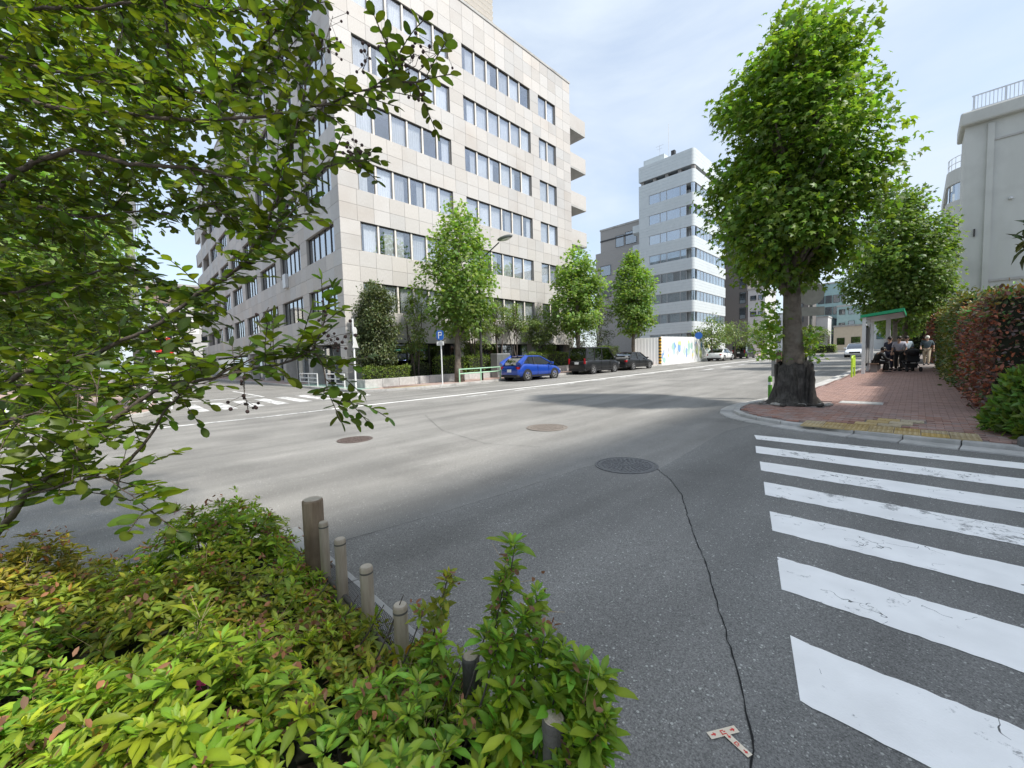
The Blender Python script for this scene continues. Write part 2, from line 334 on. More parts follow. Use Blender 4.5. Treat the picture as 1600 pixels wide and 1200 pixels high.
M_IRON2 = mat('cast_iron_grey', (.11,.11,.115), (.2,.2,.205), 25, .55, metal=.4, bump=.2)
M_SOIL = mat('soil', (.05,.038,.028), (.1,.075,.055), 12, .95, bump=.6, bscale=40)
M_PAPER = mat('tape_paper', (.78,.66,.5), (.84,.74,.6), 30, .7)
M_RED = mat('red_print', (.72,.06,.05), rough=.6)

# ---------------- ground and roads
XS = [-600,-60,-40,-25,-15,-8,-3,0,4,12,40,300,600]; YS = [-300,-60,-20,-8,-3,0,1.5,3,5,8,12,20,40,70,113,200,700]
mb = MB()
for y in YS:
    for x in XS: mb.v.append((x, y, gz(y)))
for j in range(len(YS)-1):
    for i in range(len(XS)-1):
        a = j*len(XS)+i; mb.f.append((a, a+1, a+1+len(XS), a+len(XS)))
road = struct('road', mb, A_ROAD)
seam = [(-3.42,1.05),(-3.42,1.3),(-3.3,2.28),(-3.14,4.4),(-3.09,4.63),(-2.77,4.88),(-2.34,4.91),(-2.05,4.62),(-1.73,4.19),(-1.5,3.75),(-1.32,3.41),(-1.05,2.95),(-.8,2.46),(-.57,2.01),(-.49,1.84),(-.40,1.62),(-.3,1.35),(-.2,1.05)]
def finez(pts, z): return MB().sheet(pts, z)
mb = MB(); a = [p for p in seam if p[1] <= 3.0 and p[0] < -2.5]; 
# trench patch, split at the change of grade
lower = [(-3.42,1.05),(-3.42,1.3),(-3.3,2.28),(-3.25,3.0),(-1.08,3.0),(-1.05,2.95),(-.8,2.46),(-.57,2.01),(-.49,1.84),(-.40,1.62),(-.3,1.35),(-.2,1.05)]
upper = [(-3.25,3.0),(-3.14,4.4),(-3.09,4.63),(-2.77,4.88),(-2.34,4.91),(-2.05,4.62),(-1.73,4.19),(-1.5,3.75),(-1.32,3.41),(-1.08,3.0)]
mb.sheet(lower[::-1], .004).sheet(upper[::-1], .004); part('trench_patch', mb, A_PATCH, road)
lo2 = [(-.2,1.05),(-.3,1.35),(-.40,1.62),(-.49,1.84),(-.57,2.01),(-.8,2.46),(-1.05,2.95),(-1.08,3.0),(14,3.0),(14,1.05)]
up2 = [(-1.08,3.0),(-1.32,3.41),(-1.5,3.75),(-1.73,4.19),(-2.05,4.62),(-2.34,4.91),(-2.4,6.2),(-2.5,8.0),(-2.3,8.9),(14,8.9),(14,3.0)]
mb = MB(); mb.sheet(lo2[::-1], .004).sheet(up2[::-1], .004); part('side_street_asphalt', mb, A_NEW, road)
# cracks along the seams
def crack(pts, wid, name='crack'):
    rng = random.Random(len(pts)*7+int(wid*1e4)); P = []
    for i in range(len(pts)-1):
        a, b = Vector(pts[i]), Vector(pts[i+1]); n = max(2, int((b-a).length/.05))
        for k in range(n): P.append(a.lerp(b, k/n)+Vector((rng.gauss(0,.0035), rng.gauss(0,.0035))))
    P.append(Vector(pts[-1])); mb = MB(); n = len(P)
    for i, p in enumerate(P):
        t = (P[min(i+1,n-1)]-P[max(i-1,0)]).normalized(); nn = Vector((-t.y, t.x)); w = wid*rng.uniform(.4,1.3)*.5
        for sg in (-1, 1): q = p+nn*w*sg; mb.v.append((q.x, q.y, gz(q.y)+.0085))
    for i in range(n-1): mb.f.append((2*i, 2*i+2, 2*i+3, 2*i+1))
    part(name, mb, M_CRACK, road)
crack([(-2.36,4.94),(-2.05,4.64),(-1.73,4.2),(-1.5,3.76),(-1.32,3.42),(-1.05,2.96),(-.8,2.47),(-.57,2.02),(-.49,1.85),(-.40,1.63),(-.36,1.4)], .0075)
crack([(-3.1,4.62),(-3.14,4.4),(-3.3,2.28),(-3.42,1.3),(-3.44,1.1)], .005)
crack([(-4.4,5.0),(-5.4,4.6),(-7.2,4.9),(-9.4,5.9),(-9.6,6.0)], .007)
# zebra crossing nearest the camera
mb = None
tops = [(-1.98,7.9),(-1.74,7.02),(-1.46,6.1),(-1.2,5.19),(-.94,4.29),(-.69,3.37),(-.44,2.46),(-.2,1.55)]
for i, (x, y) in enumerate(tops):
    dx = .012; h = .45 if i else .36; sk = .12
    mb = MB(); n = 110; rr = random.Random(i); sl_ = .02
    top, bot = [], []
    for k in range(n+1):
        t = k/n; X = x+t*(4.6-x)
        top.append((X, y-sl_*(X-x)*1.0+rr.uniform(-.007,.007)+.006*math.sin(X*7+i))); bot.append((X+sk*(1-t), y-h-sl_*(X-x)+rr.uniform(-.007,.007)+.006*math.sin(X*6+2*i)))
    for k in range(n): mb.sheet([bot[k], bot[k+1], top[k+1], top[k]], .008)
    part('crosswalk_stripe', mb, M_WHITE if i != 3 else paint_mat('road_paint_scuffed', (.92,.91,.89), .72), road)
# centre line of the avenue and its dashes
def line(name, x0, x1, y0, y1, w, mt, parent=road):
    mb = MB(); ys = [y0]+[s for s in (3.0,) if y0 < s < y1]+[y1]
    for a, b in zip(ys[:-1], ys[1:]):
        ta, tb = (a-y0)/(y1-y0), (b-y0)/(y1-y0); xa, xb = x0+(x1-x0)*ta, x0+(x1-x0)*tb
        mb.sheet([(xa-w/2,a),(xa+w/2,a),(xb+w/2,b),(xb-w/2,b)], .004)
    part(name, mb, mt, parent)
line('centre_line', -14.0, -13.75, -40, 5, .17, M_WHITE_OLD); line('centre_line', -13.75, -13.05, 5, 16, .18, M_WHITE); line('centre_line', -13.05, -12.9, 16, 80, .2, M_WHITE)
for k in range(9):
    y = 9.5+k*3.0; line('lane_dash', -12.55, -12.5, y, y+1.3, .14, M_WHITE_OLD)
for k in range(7):
    y = 30+k*4.2; line('lane_dash', -10.9, -10.8, y, y+2.0, .3, M_WHITE_OLD)
line('edge_line', -17.75, -17.75, 11, 45, .12, M_WHITE_OLD)
for k in range(8):   # zebra across the far mouth of the side street
    y = 1.75+k*.86; mb = MB(); mb.sheet([(-21.4,y),(-17.6,y),(-17.6,y+.44),(-21.4,y+.44)], .004); part('crosswalk_stripe', mb, M_WHITE_OLD, road)
mb = MB(); mb.sheet([(-30,4.9),(-22.6,4.9),(-22.6,5.05),(-30,5.05)], .004); part('stop_line', mb, M_WHITE_OLD, road)
for x in (-23.4,): mb = MB(); mb.sheet([(x,1.4),(x+.4,1.4),(x+.4,4.8),(x,4.8)], .004); part('stop_line', mb, M_WHITE_OLD, road)

# ---------------- pavements
def smooth(pts, step):
    P = [Vector(p) for p in pts]; out = []
    for i in range(len(P)-1):
        p0, p1, p2, p3 = P[max(i-1,0)], P[i], P[i+1], P[min(i+2,len(P)-1)]; n = max(1, int((p2-p1).length/step*3))
        for k in range(n):
            t = k/n; out.append(.5*((2*p1)+(p2-p0)*t+(2*p0-5*p1+4*p2-p3)*t*t+(3*p1-p0-3*p2+p3)*t**3))
    out.append(P[-1])
    res = [out[0]]; acc = 0     # even spacing
    for a, b in zip(out[:-1], out[1:]):
        d = (b-a).length
        while acc+d >= step:
            t = (step-acc)/d; a = a.lerp(b, t); res.append(a.copy()); d = (b-a).length; acc = 0
        acc += d
    return res
def offs(P, d):
    out = []
    for i, p in enumerate(P):
        t = (P[min(i+1,len(P)-1)]-P[max(i-1,0)]).normalized(); out.append(p+Vector((t.y, -t.x))*d)
    return out
def kerb_run(parent, outer, w0, w1, z0, z1, name='kerb_stone', gap=.012, maxn=300):
    A, B = offs(outer, w0), offs(outer, w1)
    for i in range(min(len(A)-1, maxn)):
        a0, a1, b0, b1 = A[i], A[i+1], B[i], B[i+1]; t = gap/max((a1-a0).length, .01)
        a1 = a0.lerp(a1, 1-t); b1 = b0.lerp(b1, 1-t)
        mb = MB(); pts = [a0, a1, b1, b0]; mb.prism([tuple(p) for p in pts][::-1], z0, z1, gz)
        bevel(part(name, mb, M_CONC2, parent), .012, 2)
KC = [(6,7.9),(3,8.02),(1.0,8.24),(.46,8.31),(-.19,8.39),(-.98,8.54),(-1.99,8.87),(-2.68,9.32),(-3.19,9.95),(-3.44,10.79),(-3.44,11.95),(-3.2,13.2),(-2.95,15.5),(-2.75,19.5),(-2.65,25),(-2.6,32),(-2.6,45)]
outer = smooth(KC, .62)
inner = offs(outer, .44)
poly = [tuple(p) for p in inner]+[(-2.15,120),(6,120),(6,8.4)]
mb = MB()
# pavement base as strips so that it follows the grade
for i in range(len(inner)-1):
    a, b = inner[i], inner[i+1]
    mb.add([(a.x,a.y,gz(a.y)+.075),(b.x,b.y,gz(b.y)+.075),(7,max(b.y,8.3)+.2,gz(b.y)+.075),(7,max(a.y,8.3)+.1,gz(a.y)+.075)], [(3,2,1,0)])
e = inner[-1]; mb.add([(e.x,e.y,gz(e.y)+.075),(e.x,120,gz(120)+.075),(7,120,gz(120)+.075),(7,e.y,gz(e.y)+.075)], [(3,2,1,0)])
walk = struct('sidewalk', mb, M_MORTAR)
kerb_run(walk, outer, 0, .285, -.02, .03, 'gutter_stone'); kerb_run(walk, outer, .29, .43, 0, .086)
mb = MB(); mb.add([(-2.6,45,gz(45)+.1),(-2.6,120,gz(120)+.1),(-2.2,120,gz(120)+.1),(-2.2,45,gz(45)+.1),(-2.6,45,gz(45)),(-2.6,120,gz(120))], [(3,2,1,0),(0,1,5,4)]); part('kerb_far', mb, M_CONC2, walk)
IP = [(p.x, p.y) for p in inner]+[(6,45),(6,8.6)]
def inpoly(x, y, P):
    c = False; n = len(P); j = n-1
    for i in range(n):
        if (P[i][1] > y) != (P[j][1] > y) and x < (P[j][0]-P[i][0])*(y-P[i][1])/(P[j][1]-P[i][1])+P[i][0]: c = not c
        j = i
    return c
TACT = [(-1.32+.31*i, 8.98-.02*i+.31*j) for i in range(7) for j in range(2)]+[(-.62+.31*i+.14*(k), 9.6+.31*k) for i in range(2) for k in range(3)]
def in_tact(x, y): return any(abs(x-tx) < .205 and abs(y-ty) < .185 for tx, ty in TACT)
bricks = []
r = 0; y = 8.5
while y < 30:
    x = -3.3+(r % 2)*.1
    while x < 1.35:
        if y < 20 or True:
            if all(inpoly(x+sx*.1, y+sy*.05, IP) for sx in (-1,1) for sy in (-1,1)) and not in_tact(x, y) and not (abs(x+.93) < .42 and abs(y-12.85) < .33) and not (abs(x+2.2) < .75 and abs(y-12.15) < .75):
                bricks.append((x, y))
        x += .203
    y += .103; r += 1
bricks.sort(key=lambda b: b[0]**2+b[1]**2)
bm_ = MB(); bm_.cbox((0,0,0), (.0975,.0475,.012)); bme = bm_.mesh('paver'); bme.materials.append(M_BRICK)
rr = random.Random(3)
for (x, y) in bricks[:300]: part('paver', bme, None, walk, loc=(x, y, gz(y)+.083+rr.uniform(-.0015,.0015)))
mb = MB()
for (x, y) in bricks[300:]:
    z = gz(y)+.083+rr.uniform(-.001,.001); mb.cbox((x,y,z), (.0975,.0475,.012))
me = mb.mesh('paver_rows'); paint_attr(me, RNG, .84, 1.16); part('paver_rows', me, M_BRICKA, walk, kind='stuff')
# tactile tiles
def tact_mesh(kind):
    m_ = MB(); m_.cbox((0,0,0), (.15,.15,.012))
    if kind == 'bar':
        for k in range(4): m_.cbox((-.1125+.075*k,0,.0145), (.014,.13,.0028))
    else:
        for a in range(5):
            for b in range(5): m_.cbox((-.12+.06*a,-.12+.06*b,.0145), (.012,.012,.0028), rz=.78)
    me = m_.mesh('tactile_tile'); me.materials.append(M_TACT); return me
tb, td = tact_mesh('bar'), tact_mesh('dot')
for i, (x, y) in enumerate(TACT): part('tactile_tile', td if i < 14 else tb, None, walk, loc=(x, y, gz(y)+.0845+rr.uniform(-.001,.002)))
mb = MB(); mb.cbox((-.93,12.85,gz(12.85)+.082), (.4,.3,.015)); o = part('inspection_cover', mb, M_CONC2, walk)
mb = MB()
for k in (-1,1): mb.cbox((-.93+.2*k,12.85,gz(12.85)+.0985), (.17,.26,.002))
part('cover_plate', mb, M_CONC, o)

# far (north-west) pavement in front of the office building
NW = smooth([(-70,8.35),(-40,8.35),(-22,8.35),(-20,8.5),(-18.9,9.2),(-18.35,10.4),(-18.2,12),(-18.2,20),(-18.2,40)], 1.0)
inn = offs(NW, -.2)
mb = MB()
nw_poly = [tuple(p) for p in inn]
M_WALKFAR = mat('far_paving', (.36,.25,.22), (.45,.33,.29), 5, .85, c3=(.36,.34,.32))
for i in range(len(inn)-1):
    a, b = inn[i], inn[i+1]
    if a.y < 9.4 and a.x < -19: q = [(a.x,a.y),(b.x,b.y),(b.x,12),(a.x,12)]
    else: q = [(a.x,a.y),(b.x,b.y),(-26,max(b.y,12)),(-26,max(a.y,12))]
    mb.add([(x,y,gz(y)+.12) for x, y in q], [(0,1,2,3)])
mb.add([(x,y,gz(y)+.12) for x, y in ((-18.4,40),(-18.4,125),(-26,125),(-26,40))], [(0,1,2,3)])
walk2 = struct('sidewalk_far', mb, M_WALKFAR)
kerb_run(walk2, NW, 0, -.2, 0, .13, maxn=110)
mb = MB(); mb.sheet([(-30,8.56),(-19.9,8.66),(-20.1,9.9),(-30,9.9)], .126); part('green_strip', mb, M_GREENPAVE, walk2)
mb = MB(); mb.sheet([(-19.3,9.3),(-18.62,10.4),(-18.62,12.2),(-19.1,12.2)], .126); part('tactile_strip', mb, M_TACT, walk2)
# south-west pavement, left of the side street
SW = smooth([(-16.7,-60),(-16.7,-6),(-16.8,-1.5),(-17.2,.1),(-18.3,.9),(-20.5,1.15),(-30,1.2),(-70,1.2)], 1.0)
inn = offs(SW, -.2); mb = MB()
for i in range(len(inn)-1):
    a, b = inn[i], inn[i+1]
    q = [(a.x,a.y),(b.x,b.y),(min(b.x,-19.5),-8) if b.y > -8 else (-30,b.y),(min(a.x,-19.5),-8) if a.y > -8 else (-30,a.y)]
    mb.add([(x,y,.12) for x, y in q], [(0,1,2,3)])
walk3 = struct('sidewalk_corner', mb, M_WALKFAR); kerb_run(walk3, SW, 0, -.2, 0, .13, maxn=100)

# ---------------- planting bed where the camera stands
mb = MB(); nx, ny = 22, 14
for j in range(ny+1):
    for i in range(nx+1):
        x = -3.7+i*(3.25/nx); y = -3.2+j*(4.0/ny); mb.v.append((x, y, .1+.03*math.sin(3*x+2*y)+.02*math.sin(7*y-4*x)))
for j in range(ny):
    for i in range(nx): a = j*(nx+1)+i; mb.f.append((a, a+1, a+nx+2, a+nx+1))
bed = struct('planting_bed', mb, M_SOIL, smooth=True)
for k in range(6):
    x = -3.75+k*.62; mb = MB(); mb.cbox((x+.3,.95,.05), (.304,.07,.075)); bevel(part('kerb_stone', mb, M_CONC, bed), .012, 2)
for k in range(6):
    y = .86-k*.62; mb = MB(); mb.cbox((-3.78,y-.3,.04), (.07,.304,.075)); bevel(part('kerb_stone', mb, M_CONC2, bed), .012, 2)

# ---------------- manhole covers
def manhole(c, r, mt, label, seed):
    z = gz(c[1]); t = thing('manhole_cover', label, 'manhole cover', (c[0], c[1], z), seed*.7, 'manhole covers in the road')
    mb = MB(); mb.lathe([(r*1.0,.0),(r*1.0,.009),(r*.93,.0095),(r*.93,.002)], n=48); part('rim', mb, mt, t, False)
    mb = MB(); mb.lathe([(r*.915,.001),(r*.91,.0075),(0,.0078)], n=48); cv = part('cover', mb, mt, t, False)
    mb = MB(); rng = random.Random(seed)
    for ring in range(1, 8):
        rr_ = r*.9*ring/8.3; k = max(5, int(2*math.pi*rr_/(.062)))
        for q in range(k):
            a = 2*math.pi*q/k+ring*.3; M = Matrix.Rotation(a+rng.choice((0,.8,1.57)), 3, 'Z'); mb.cbox((rr_*math.cos(a), rr_*math.sin(a), .0098), (.021,.0075,.0025), M=M)
    part('relief', mb, mt, cv, False, kind='stuff')
manhole((-7.88,3.28), .34, M_IRON, 'smallest rusty brown round manhole cover, leftmost in the road', 1)
manhole((-5.52,6.44), .44, mat('iron_tan', (.2,.17,.145), (.27,.235,.205), 25, .6, metal=.3), 'tan round manhole cover between the other two, farthest from the camera', 2)
manhole((-2.77,4.88), .42, M_IRON2, 'grey patterned round manhole cover where the cracks in the asphalt meet', 3)
# ---------------- tape stuck on the asphalt, a T of two strips
t = thing('ground_tape', 'T of cream paper tape with red arrows stuck on the asphalt', 'tape', (-.5,1.62,.0045))
def strip(c, ang, ln, wd, z, nm):
    mb = MB(); n = 10; rng = random.Random(int(ln*1000)); ca, sa = math.cos(ang), math.sin(ang)
    def tr(u, v): return (c[0]+u*ca-v*sa, c[1]+u*sa+v*ca)
    for k in range(n):
        u0, u1 = -ln/2+ln*k/n, -ln/2+ln*(k+1)/n; e = .0012
        mb.add([(*tr(u0,-wd/2),z),(*tr(u1,-wd/2),z),(*tr(u1,wd/2),z),(*tr(u0,wd/2),z)], [(0,1,2,3)])
    o = part(nm, mb, M_PAPER, t)
    pr = MB(); s = wd*.34
    def P(pl): pr.add([(*tr(*q), z+.0012) for q in pl], [tuple(range(len(pl)))])
    k = int(ln/(wd*1.05))
    for i in range(k):
        u = -ln/2+ln*(i+.5)/k
        if i % 2 == 0:    # arrow
            P([(u-s,-s*.25),(u,-s*.25),(u,s*.25),(u-s,s*.25)]); P([(u,-s*.85),(u+s,0),(u,s*.85)])
        else:             # open hook
            P([(u-s,-s),(u+s,-s),(u+s,-s*.6),(u-s,-s*.6)]); P([(u-s,-s*.6),(u-s*.6,-s*.6),(u-s*.6,s*.8),(u-s,s*.8)]); P([(u-s*.6,s*.45),(u+s*.5,s*.45),(u+s*.5,s*.8),(u-s*.6,s*.8)]); P([(u+s*.1,-s*.1),(u+s,-s*.1),(u+s,s*.25),(u+s*.1,s*.25)])
    part('arrow_print', pr, M_RED, o)
strip((-.508,1.628), math.atan2(.11,.07), .128, .031, .0095, 'tape_strip'); strip((-.452,1.612), math.atan2(-.035,.1), .105, .026, .0105, 'tape_strip')
# ---------------- buildings
M_GRAN = mat('granite_panel', (.42,.402,.382), (.505,.487,.466), 30, .6, bump=.06, bscale=200, orand=.07, c3=(.41,.38,.352), c3scale=.45, stretch=(1,1,.22))
M_GRANA = mat('granite_panel_far', (.42,.402,.382), (.505,.487,.466), 30, .6, bump=.06, bscale=200, attr=True, c3=(.41,.38,.352), c3scale=.45, stretch=(1,1,.22))
M_JOINT = mat('panel_backing', (.31,.295,.28), rough=.9)
M_ROOM = mat('dark_room', (.045,.047,.05), (.07,.072,.075), 2, .9)
M_MULL = mat('cream_mullion', (.68,.635,.57), (.75,.70,.63), 3, .55)
M_DARKF = mat('dark_bronze', (.05,.046,.043), rough=.4, metal=.4)
M_ALU = mat('aluminium', (.5,.51,.52), (.58,.59,.6), 5, .4, metal=.6)
M_FRAME = mat('window_frame', (.2,.195,.19), rough=.45, metal=.3)
M_CURT = mat('curtain', (.72,.73,.74), (.82,.825,.83), 4, .9, orand=.3)
M_GLASS = glass_mat('window_glass', (.93,.94,.95), .16, .6, gl=(.8,.83,.86))
M_GLASSD = glass_mat('window_glass_dark', (.42,.47,.5), .22, .85)
XA, YB = -23.2, 9.45
ob = thing('office_building', 'large seven storey office block clad in pale granite panels', 'building', (XA, YB, gz(YB)))
heads = [6.38+3.53*k for k in range(6)]; WH = 1.72; ROOF = 26.9; Y1 = 31.3; X1 = -78.0; LINT = 2.78
bandsA = [(10.65,17.5,6),(18.7,25.8,6),(26.85,29.15,2)]
pan = []     # (face, a0, a1, z0, z1)
def rows(z0, z1, n): return [(z0+(z1-z0)*i/n, z0+(z1-z0)*(i+1)/n) for i in range(n)]
span_rows = rows(LINT, heads[0]-WH, 2)
for k in range(5): span_rows += rows(heads[k], heads[k+1]-WH, 2)
span_rows += rows(heads[5], ROOF, 3)
for (z0, z1) in span_rows:
    for j in range(21): pan.append(('A', YB+j*(Y1-YB)/21, YB+(j+1)*(Y1-YB)/21, z0, z1))
    for j in range(int((XA-X1)/1.22)): pan.append(('B', XA-j*1.22, XA-(j+1)*1.22, z0, z1))
bays = [(-24.15-6.1*k, -29.0-6.1*k) for k in range(8)]
for h in heads:
    for (z0, z1) in rows(h-WH, h, 2):
        for a, b in ((YB,10.65),(17.5,18.7),(25.8,26.85),(29.15,30.22),(30.22,Y1)): pan.append(('A', a, b, z0, z1))
        pan.append(('B', XA, -24.15, z0, z1))
        for k in range(8): pan.append(('B', bays[k][1], bays[k][1]-1.25, z0, z1))
for (z0, z1) in rows(gz(10)+.1, LINT, 3):     # ground-floor corner column
    pan.append(('A', YB, 10.3, z0, z1)); pan.append(('B', XA, -24.1, z0, z1))
def pdim(p):
    f, a, b, z0, z1 = p; g = .008; lo, hi = min(a,b)+g, max(a,b)-g
    if f == 'A': return (XA-.035, XA, lo, hi, z0+g, z1-g)
    return (lo, hi, YB, YB+.035, z0+g, z1-g)
def pkey(p):
    d = pdim(p); c = np.array([(d[0]+d[1])/2, (d[2]+d[3])/2, (d[4]+d[5])/2])-CAM; px = 800+FPX*(c@_r2)/(c@_f); py = 600-FPX*(c@_u2)/(c@_f)
    return np.linalg.norm(c)+(60 if p[0] == 'B' else 0)+(200 if not (0 < px < 1600 and 0 < py < 1200) else 0)
pan.sort(key=pkey)
ub = MB(); ub.box(-.5,.5,-.5,.5,-.5,.5); ume = ub.mesh('granite_panel'); ume.materials.append(M_GRAN)
for p in pan[:300]:
    d = pdim(p); o = bpy.data.objects.new('granite_panel', ume)
    o.matrix_basis = Matrix.Translation(((d[0]+d[1])/2,(d[2]+d[3])/2,(d[4]+d[5])/2))@Matrix.Diagonal((d[1]-d[0],d[3]-d[2],d[5]-d[4],1)); _fin(o, ob, True)
mb = MB()
for p in pan[300:]: mb.box(*pdim(p))
me = mb.mesh('granite_panels'); paint_attr(me, RNG, .89, 1.1); part('granite_panels', me, M_GRANA, ob, kind='stuff')
# backing walls behind the panels, with the window bands left open
mb = MB(); D = .04
bands = [(LINT, heads[0]-WH)]+[(heads[k], heads[k+1]-WH) for k in range(5)]+[(heads[5], ROOF-.06)]
for z0, z1 in bands:
    mb.box(XA-.5, XA-D+.02, YB+.06, Y1-.02, z0+.012, z1-.012); mb.box(X1, XA-.52, YB+D-.02, YB+.5, z0+.012, z1-.012)
for h in heads:
    for a, b in ((YB+.06,10.64),(17.51,18.69),(25.81,26.84),(29.16,Y1-.02)): mb.box(XA-.45, XA-D+.02, a, b, h-WH, h)
    mb.box(-24.14, XA-.47, YB+D-.02, YB+.45, h-WH, h)
    for k in range(8): mb.box(bays[k][1]-1.24, bays[k][1]-.01, YB+D-.02, YB+.45, h-WH, h)
part('wall', mb, M_JOINT, ob)
mb = MB(); mb.box(X1, XA-1.3, YB+1.3, Y1-.1, gz(YB), ROOF-.3); part('core', mb, M_ROOM, ob)
mb = MB(); mb.box(X1, XA+.05, YB-.05, Y1+.05, ROOF-.05, ROOF+.12); part('coping', mb, M_CONC, ob)
mb = MB(); mb.box(X1, XA-.2, Y1-.09, Y1, gz(Y1), ROOF-.06); part('end_wall', mb, M_CONC, ob)
# windows
cur_cache = {}
def curtain_mesh(wd, ht, seed, cover):
    key = (round(wd,2), seed % 5, cover)
    if key in cur_cache: return cur_cache[key]
    rng = random.Random(seed % 5); m_ = MB(); n = 22; pts = []
    for i in range(n+1): pts.append((-wd/2+wd*cover*i/n, .035*math.sin(i*1.9+seed % 5)+rng.uniform(-.012,.012)))
    for x, y in pts: m_.v += [(x,y,-ht/2),(x,y,ht/2)]
    for i in range(n): m_.f.append((2*i,2*i+2,2*i+3,2*i+1))
    me = m_.mesh('curtain', True); me.materials.append(M_CURT); cur_cache[key] = me; return me
def win_mesh(wd, ht, t=.035, dp=.05):
    m_ = MB(); m_.box(-wd/2,-wd/2+t,-dp,dp,-ht/2,ht/2); m_.box(wd/2-t,wd/2,-dp,dp,-ht/2,ht/2); m_.box(-wd/2+t,wd/2-t,-dp,dp,ht/2-t,ht/2); m_.box(-wd/2+t,wd/2-t,-dp,dp,-ht/2,-ht/2+t); return m_.mesh('window')
def pane_mesh(wd, ht): m_ = MB(); m_.box(-wd/2,wd/2,-.006,.006,-ht/2,ht/2); return m_.mesh('pane')
wc = {}
def window(root, c, wd, ht, rz, fm, gm, rnd, curtain=True, t=.035):
    k = (round(wd,3), round(ht,3), fm.name, gm.name)
    if k not in wc:
        a = win_mesh(wd, ht, t); a.materials.append(fm); b = pane_mesh(wd-2*t+.01, ht-2*t+.01); b.materials.append(gm); wc[k] = (a, b)
    a, b = wc[k]; o = part('window', a, None, root, loc=c, rz=rz); part('pane', b, None, o, world=False)
    if curtain:
        cover = rnd.choice((1,1,1,1,.8,.6,.45)); cm = curtain_mesh(wd-.06, ht-.1, rnd.randrange(99), cover)
        q = part('curtain', cm, None, o, world=False); s = -1 if rnd.random() < .5 else 1
        q.matrix_basis = Matrix.Translation((0,.13,0))@Matrix.Diagonal((s,1,1,1))
    return o
rnd = random.Random(11)
for ri, h in enumerate(heads):
    for (a, b, n) in bandsA:
        p = (b-a)/n
        for i in range(n):
            window(ob, (XA-.15, a+p*(i+.5), h-WH/2), p-.1, WH-.02, math.pi/2, M_FRAME, M_GLASS, rnd, rnd.random() < .93)
        for i in range(1, n):
            mb = MB(); mb.box(XA-.3, XA-.07, a+p*i-.05, a+p*i+.05, h-WH+.0, h-.005); part('mullion', mb, M_MULL, ob)
        mb = MB(); mb.box(XA-.27, XA-.03, a, b, h-WH-.05, h-WH+.012); part('sill', mb, M_MULL, ob)
        mb = MB(); mb.box(XA-.33, XA-.1, a+.003, b-.003, h-.06, h-.001); part('head', mb, M_DARKF, ob)
    for k in range(7):
        a, b = bays[k]; n = 5; p = (a-b)/n
        for i in range(n): window(ob, (a-p*(i+.5), YB+.22, h-WH/2), p-.01, WH-.02, 0, M_DARKF, M_GLASSD, rnd, rnd.random() < .75)
        mb = MB(); mb.box(b, a, YB+.03, YB+.3, h-WH-.05, h-WH+.012); part('sill', mb, M_CONC, ob)
# floors seen through the glass
mb = MB()
for z0, z1 in bands: mb.box(X1, XA-.53, YB+.53, Y1-.11, z0+.3, z1-.3)
part('floor_slab', mb, M_CONC, ob)
# ground floor: recessed dark glazing and columns
mb = MB(); mb.box(XA-1.25, XA-1.15, 10.4, Y1-.2, gz(15), LINT); g_ = part('shopfront', mb, M_GLASSD, ob)
for k in range(12):
    y = 10.5+k*1.75; mb = MB(); mb.box(XA-1.14, XA-1.08, y-.04, y+.04, gz(y), LINT); part('shopfront_mullion', mb, M_DARKF, g_)
mb = MB(); mb.box(X1, -24.3, YB+1.15, YB+1.25, 0, LINT); g_ = part('shopfront', mb, M_GLASSD, ob)
for k in range(16):
    x = -25-k*1.6; mb = MB(); mb.box(x-.04, x+.04, YB+1.08, YB+1.14, gz(9), LINT); part('shopfront_mullion', mb, M_ALU, g_)
for y in (17.5,25.3,30.7):
    mb = MB(); mb.box(XA-.55, XA-.05, y, y+.6, gz(y), LINT); part('column', mb, M_CONC, ob)
for x in (-29.6,-35.7,-41.8,-47.9): mb = MB(); mb.box(x-.4, x+.4, YB+.05, YB+.8, gz(9), LINT); part('column', mb, M_CONC, ob)
# balconies on the north end
for k in range(5):
    zt = 24.35-3.53*k; mb = MB(); mb.box(XA-3.6, XA-.02, Y1+.012, Y1+2.45, zt-1.42, zt-1.25); o = part('balcony', mb, M_CONC, ob)
    mb = MB(); mb.box(XA-.17, XA-.02, Y1+.012, Y1+2.45, zt-1.248, zt); mb.box(XA-3.6, XA-.172, Y1+2.3, Y1+2.45, zt-1.248, zt); part('parapet', mb, M_GRAN, o)
# roof plant room with louvres
mb = MB(); mb.box(-40, -27, 14, 25.4, ROOF, 34.5); o = part('plant_room', mb, mat('plant_louvre', (.55,.53,.5), (.6,.58,.55), 3, .6), ob)
for k in range(16): mb = MB(); mb.cbox((-26.93,19.7,27.4+k*.45), (.07,5.6,.15), M=Matrix.Rotation(.5,3,'Y')); part('louvre', mb, M_MULL, o)
# small camera and vent on the shaded side
mb = MB(); mb.cbox((-33.6,YB-.12,7.9), (.35,.1,.5)); part('sign_box', mb, M_ALU, ob)

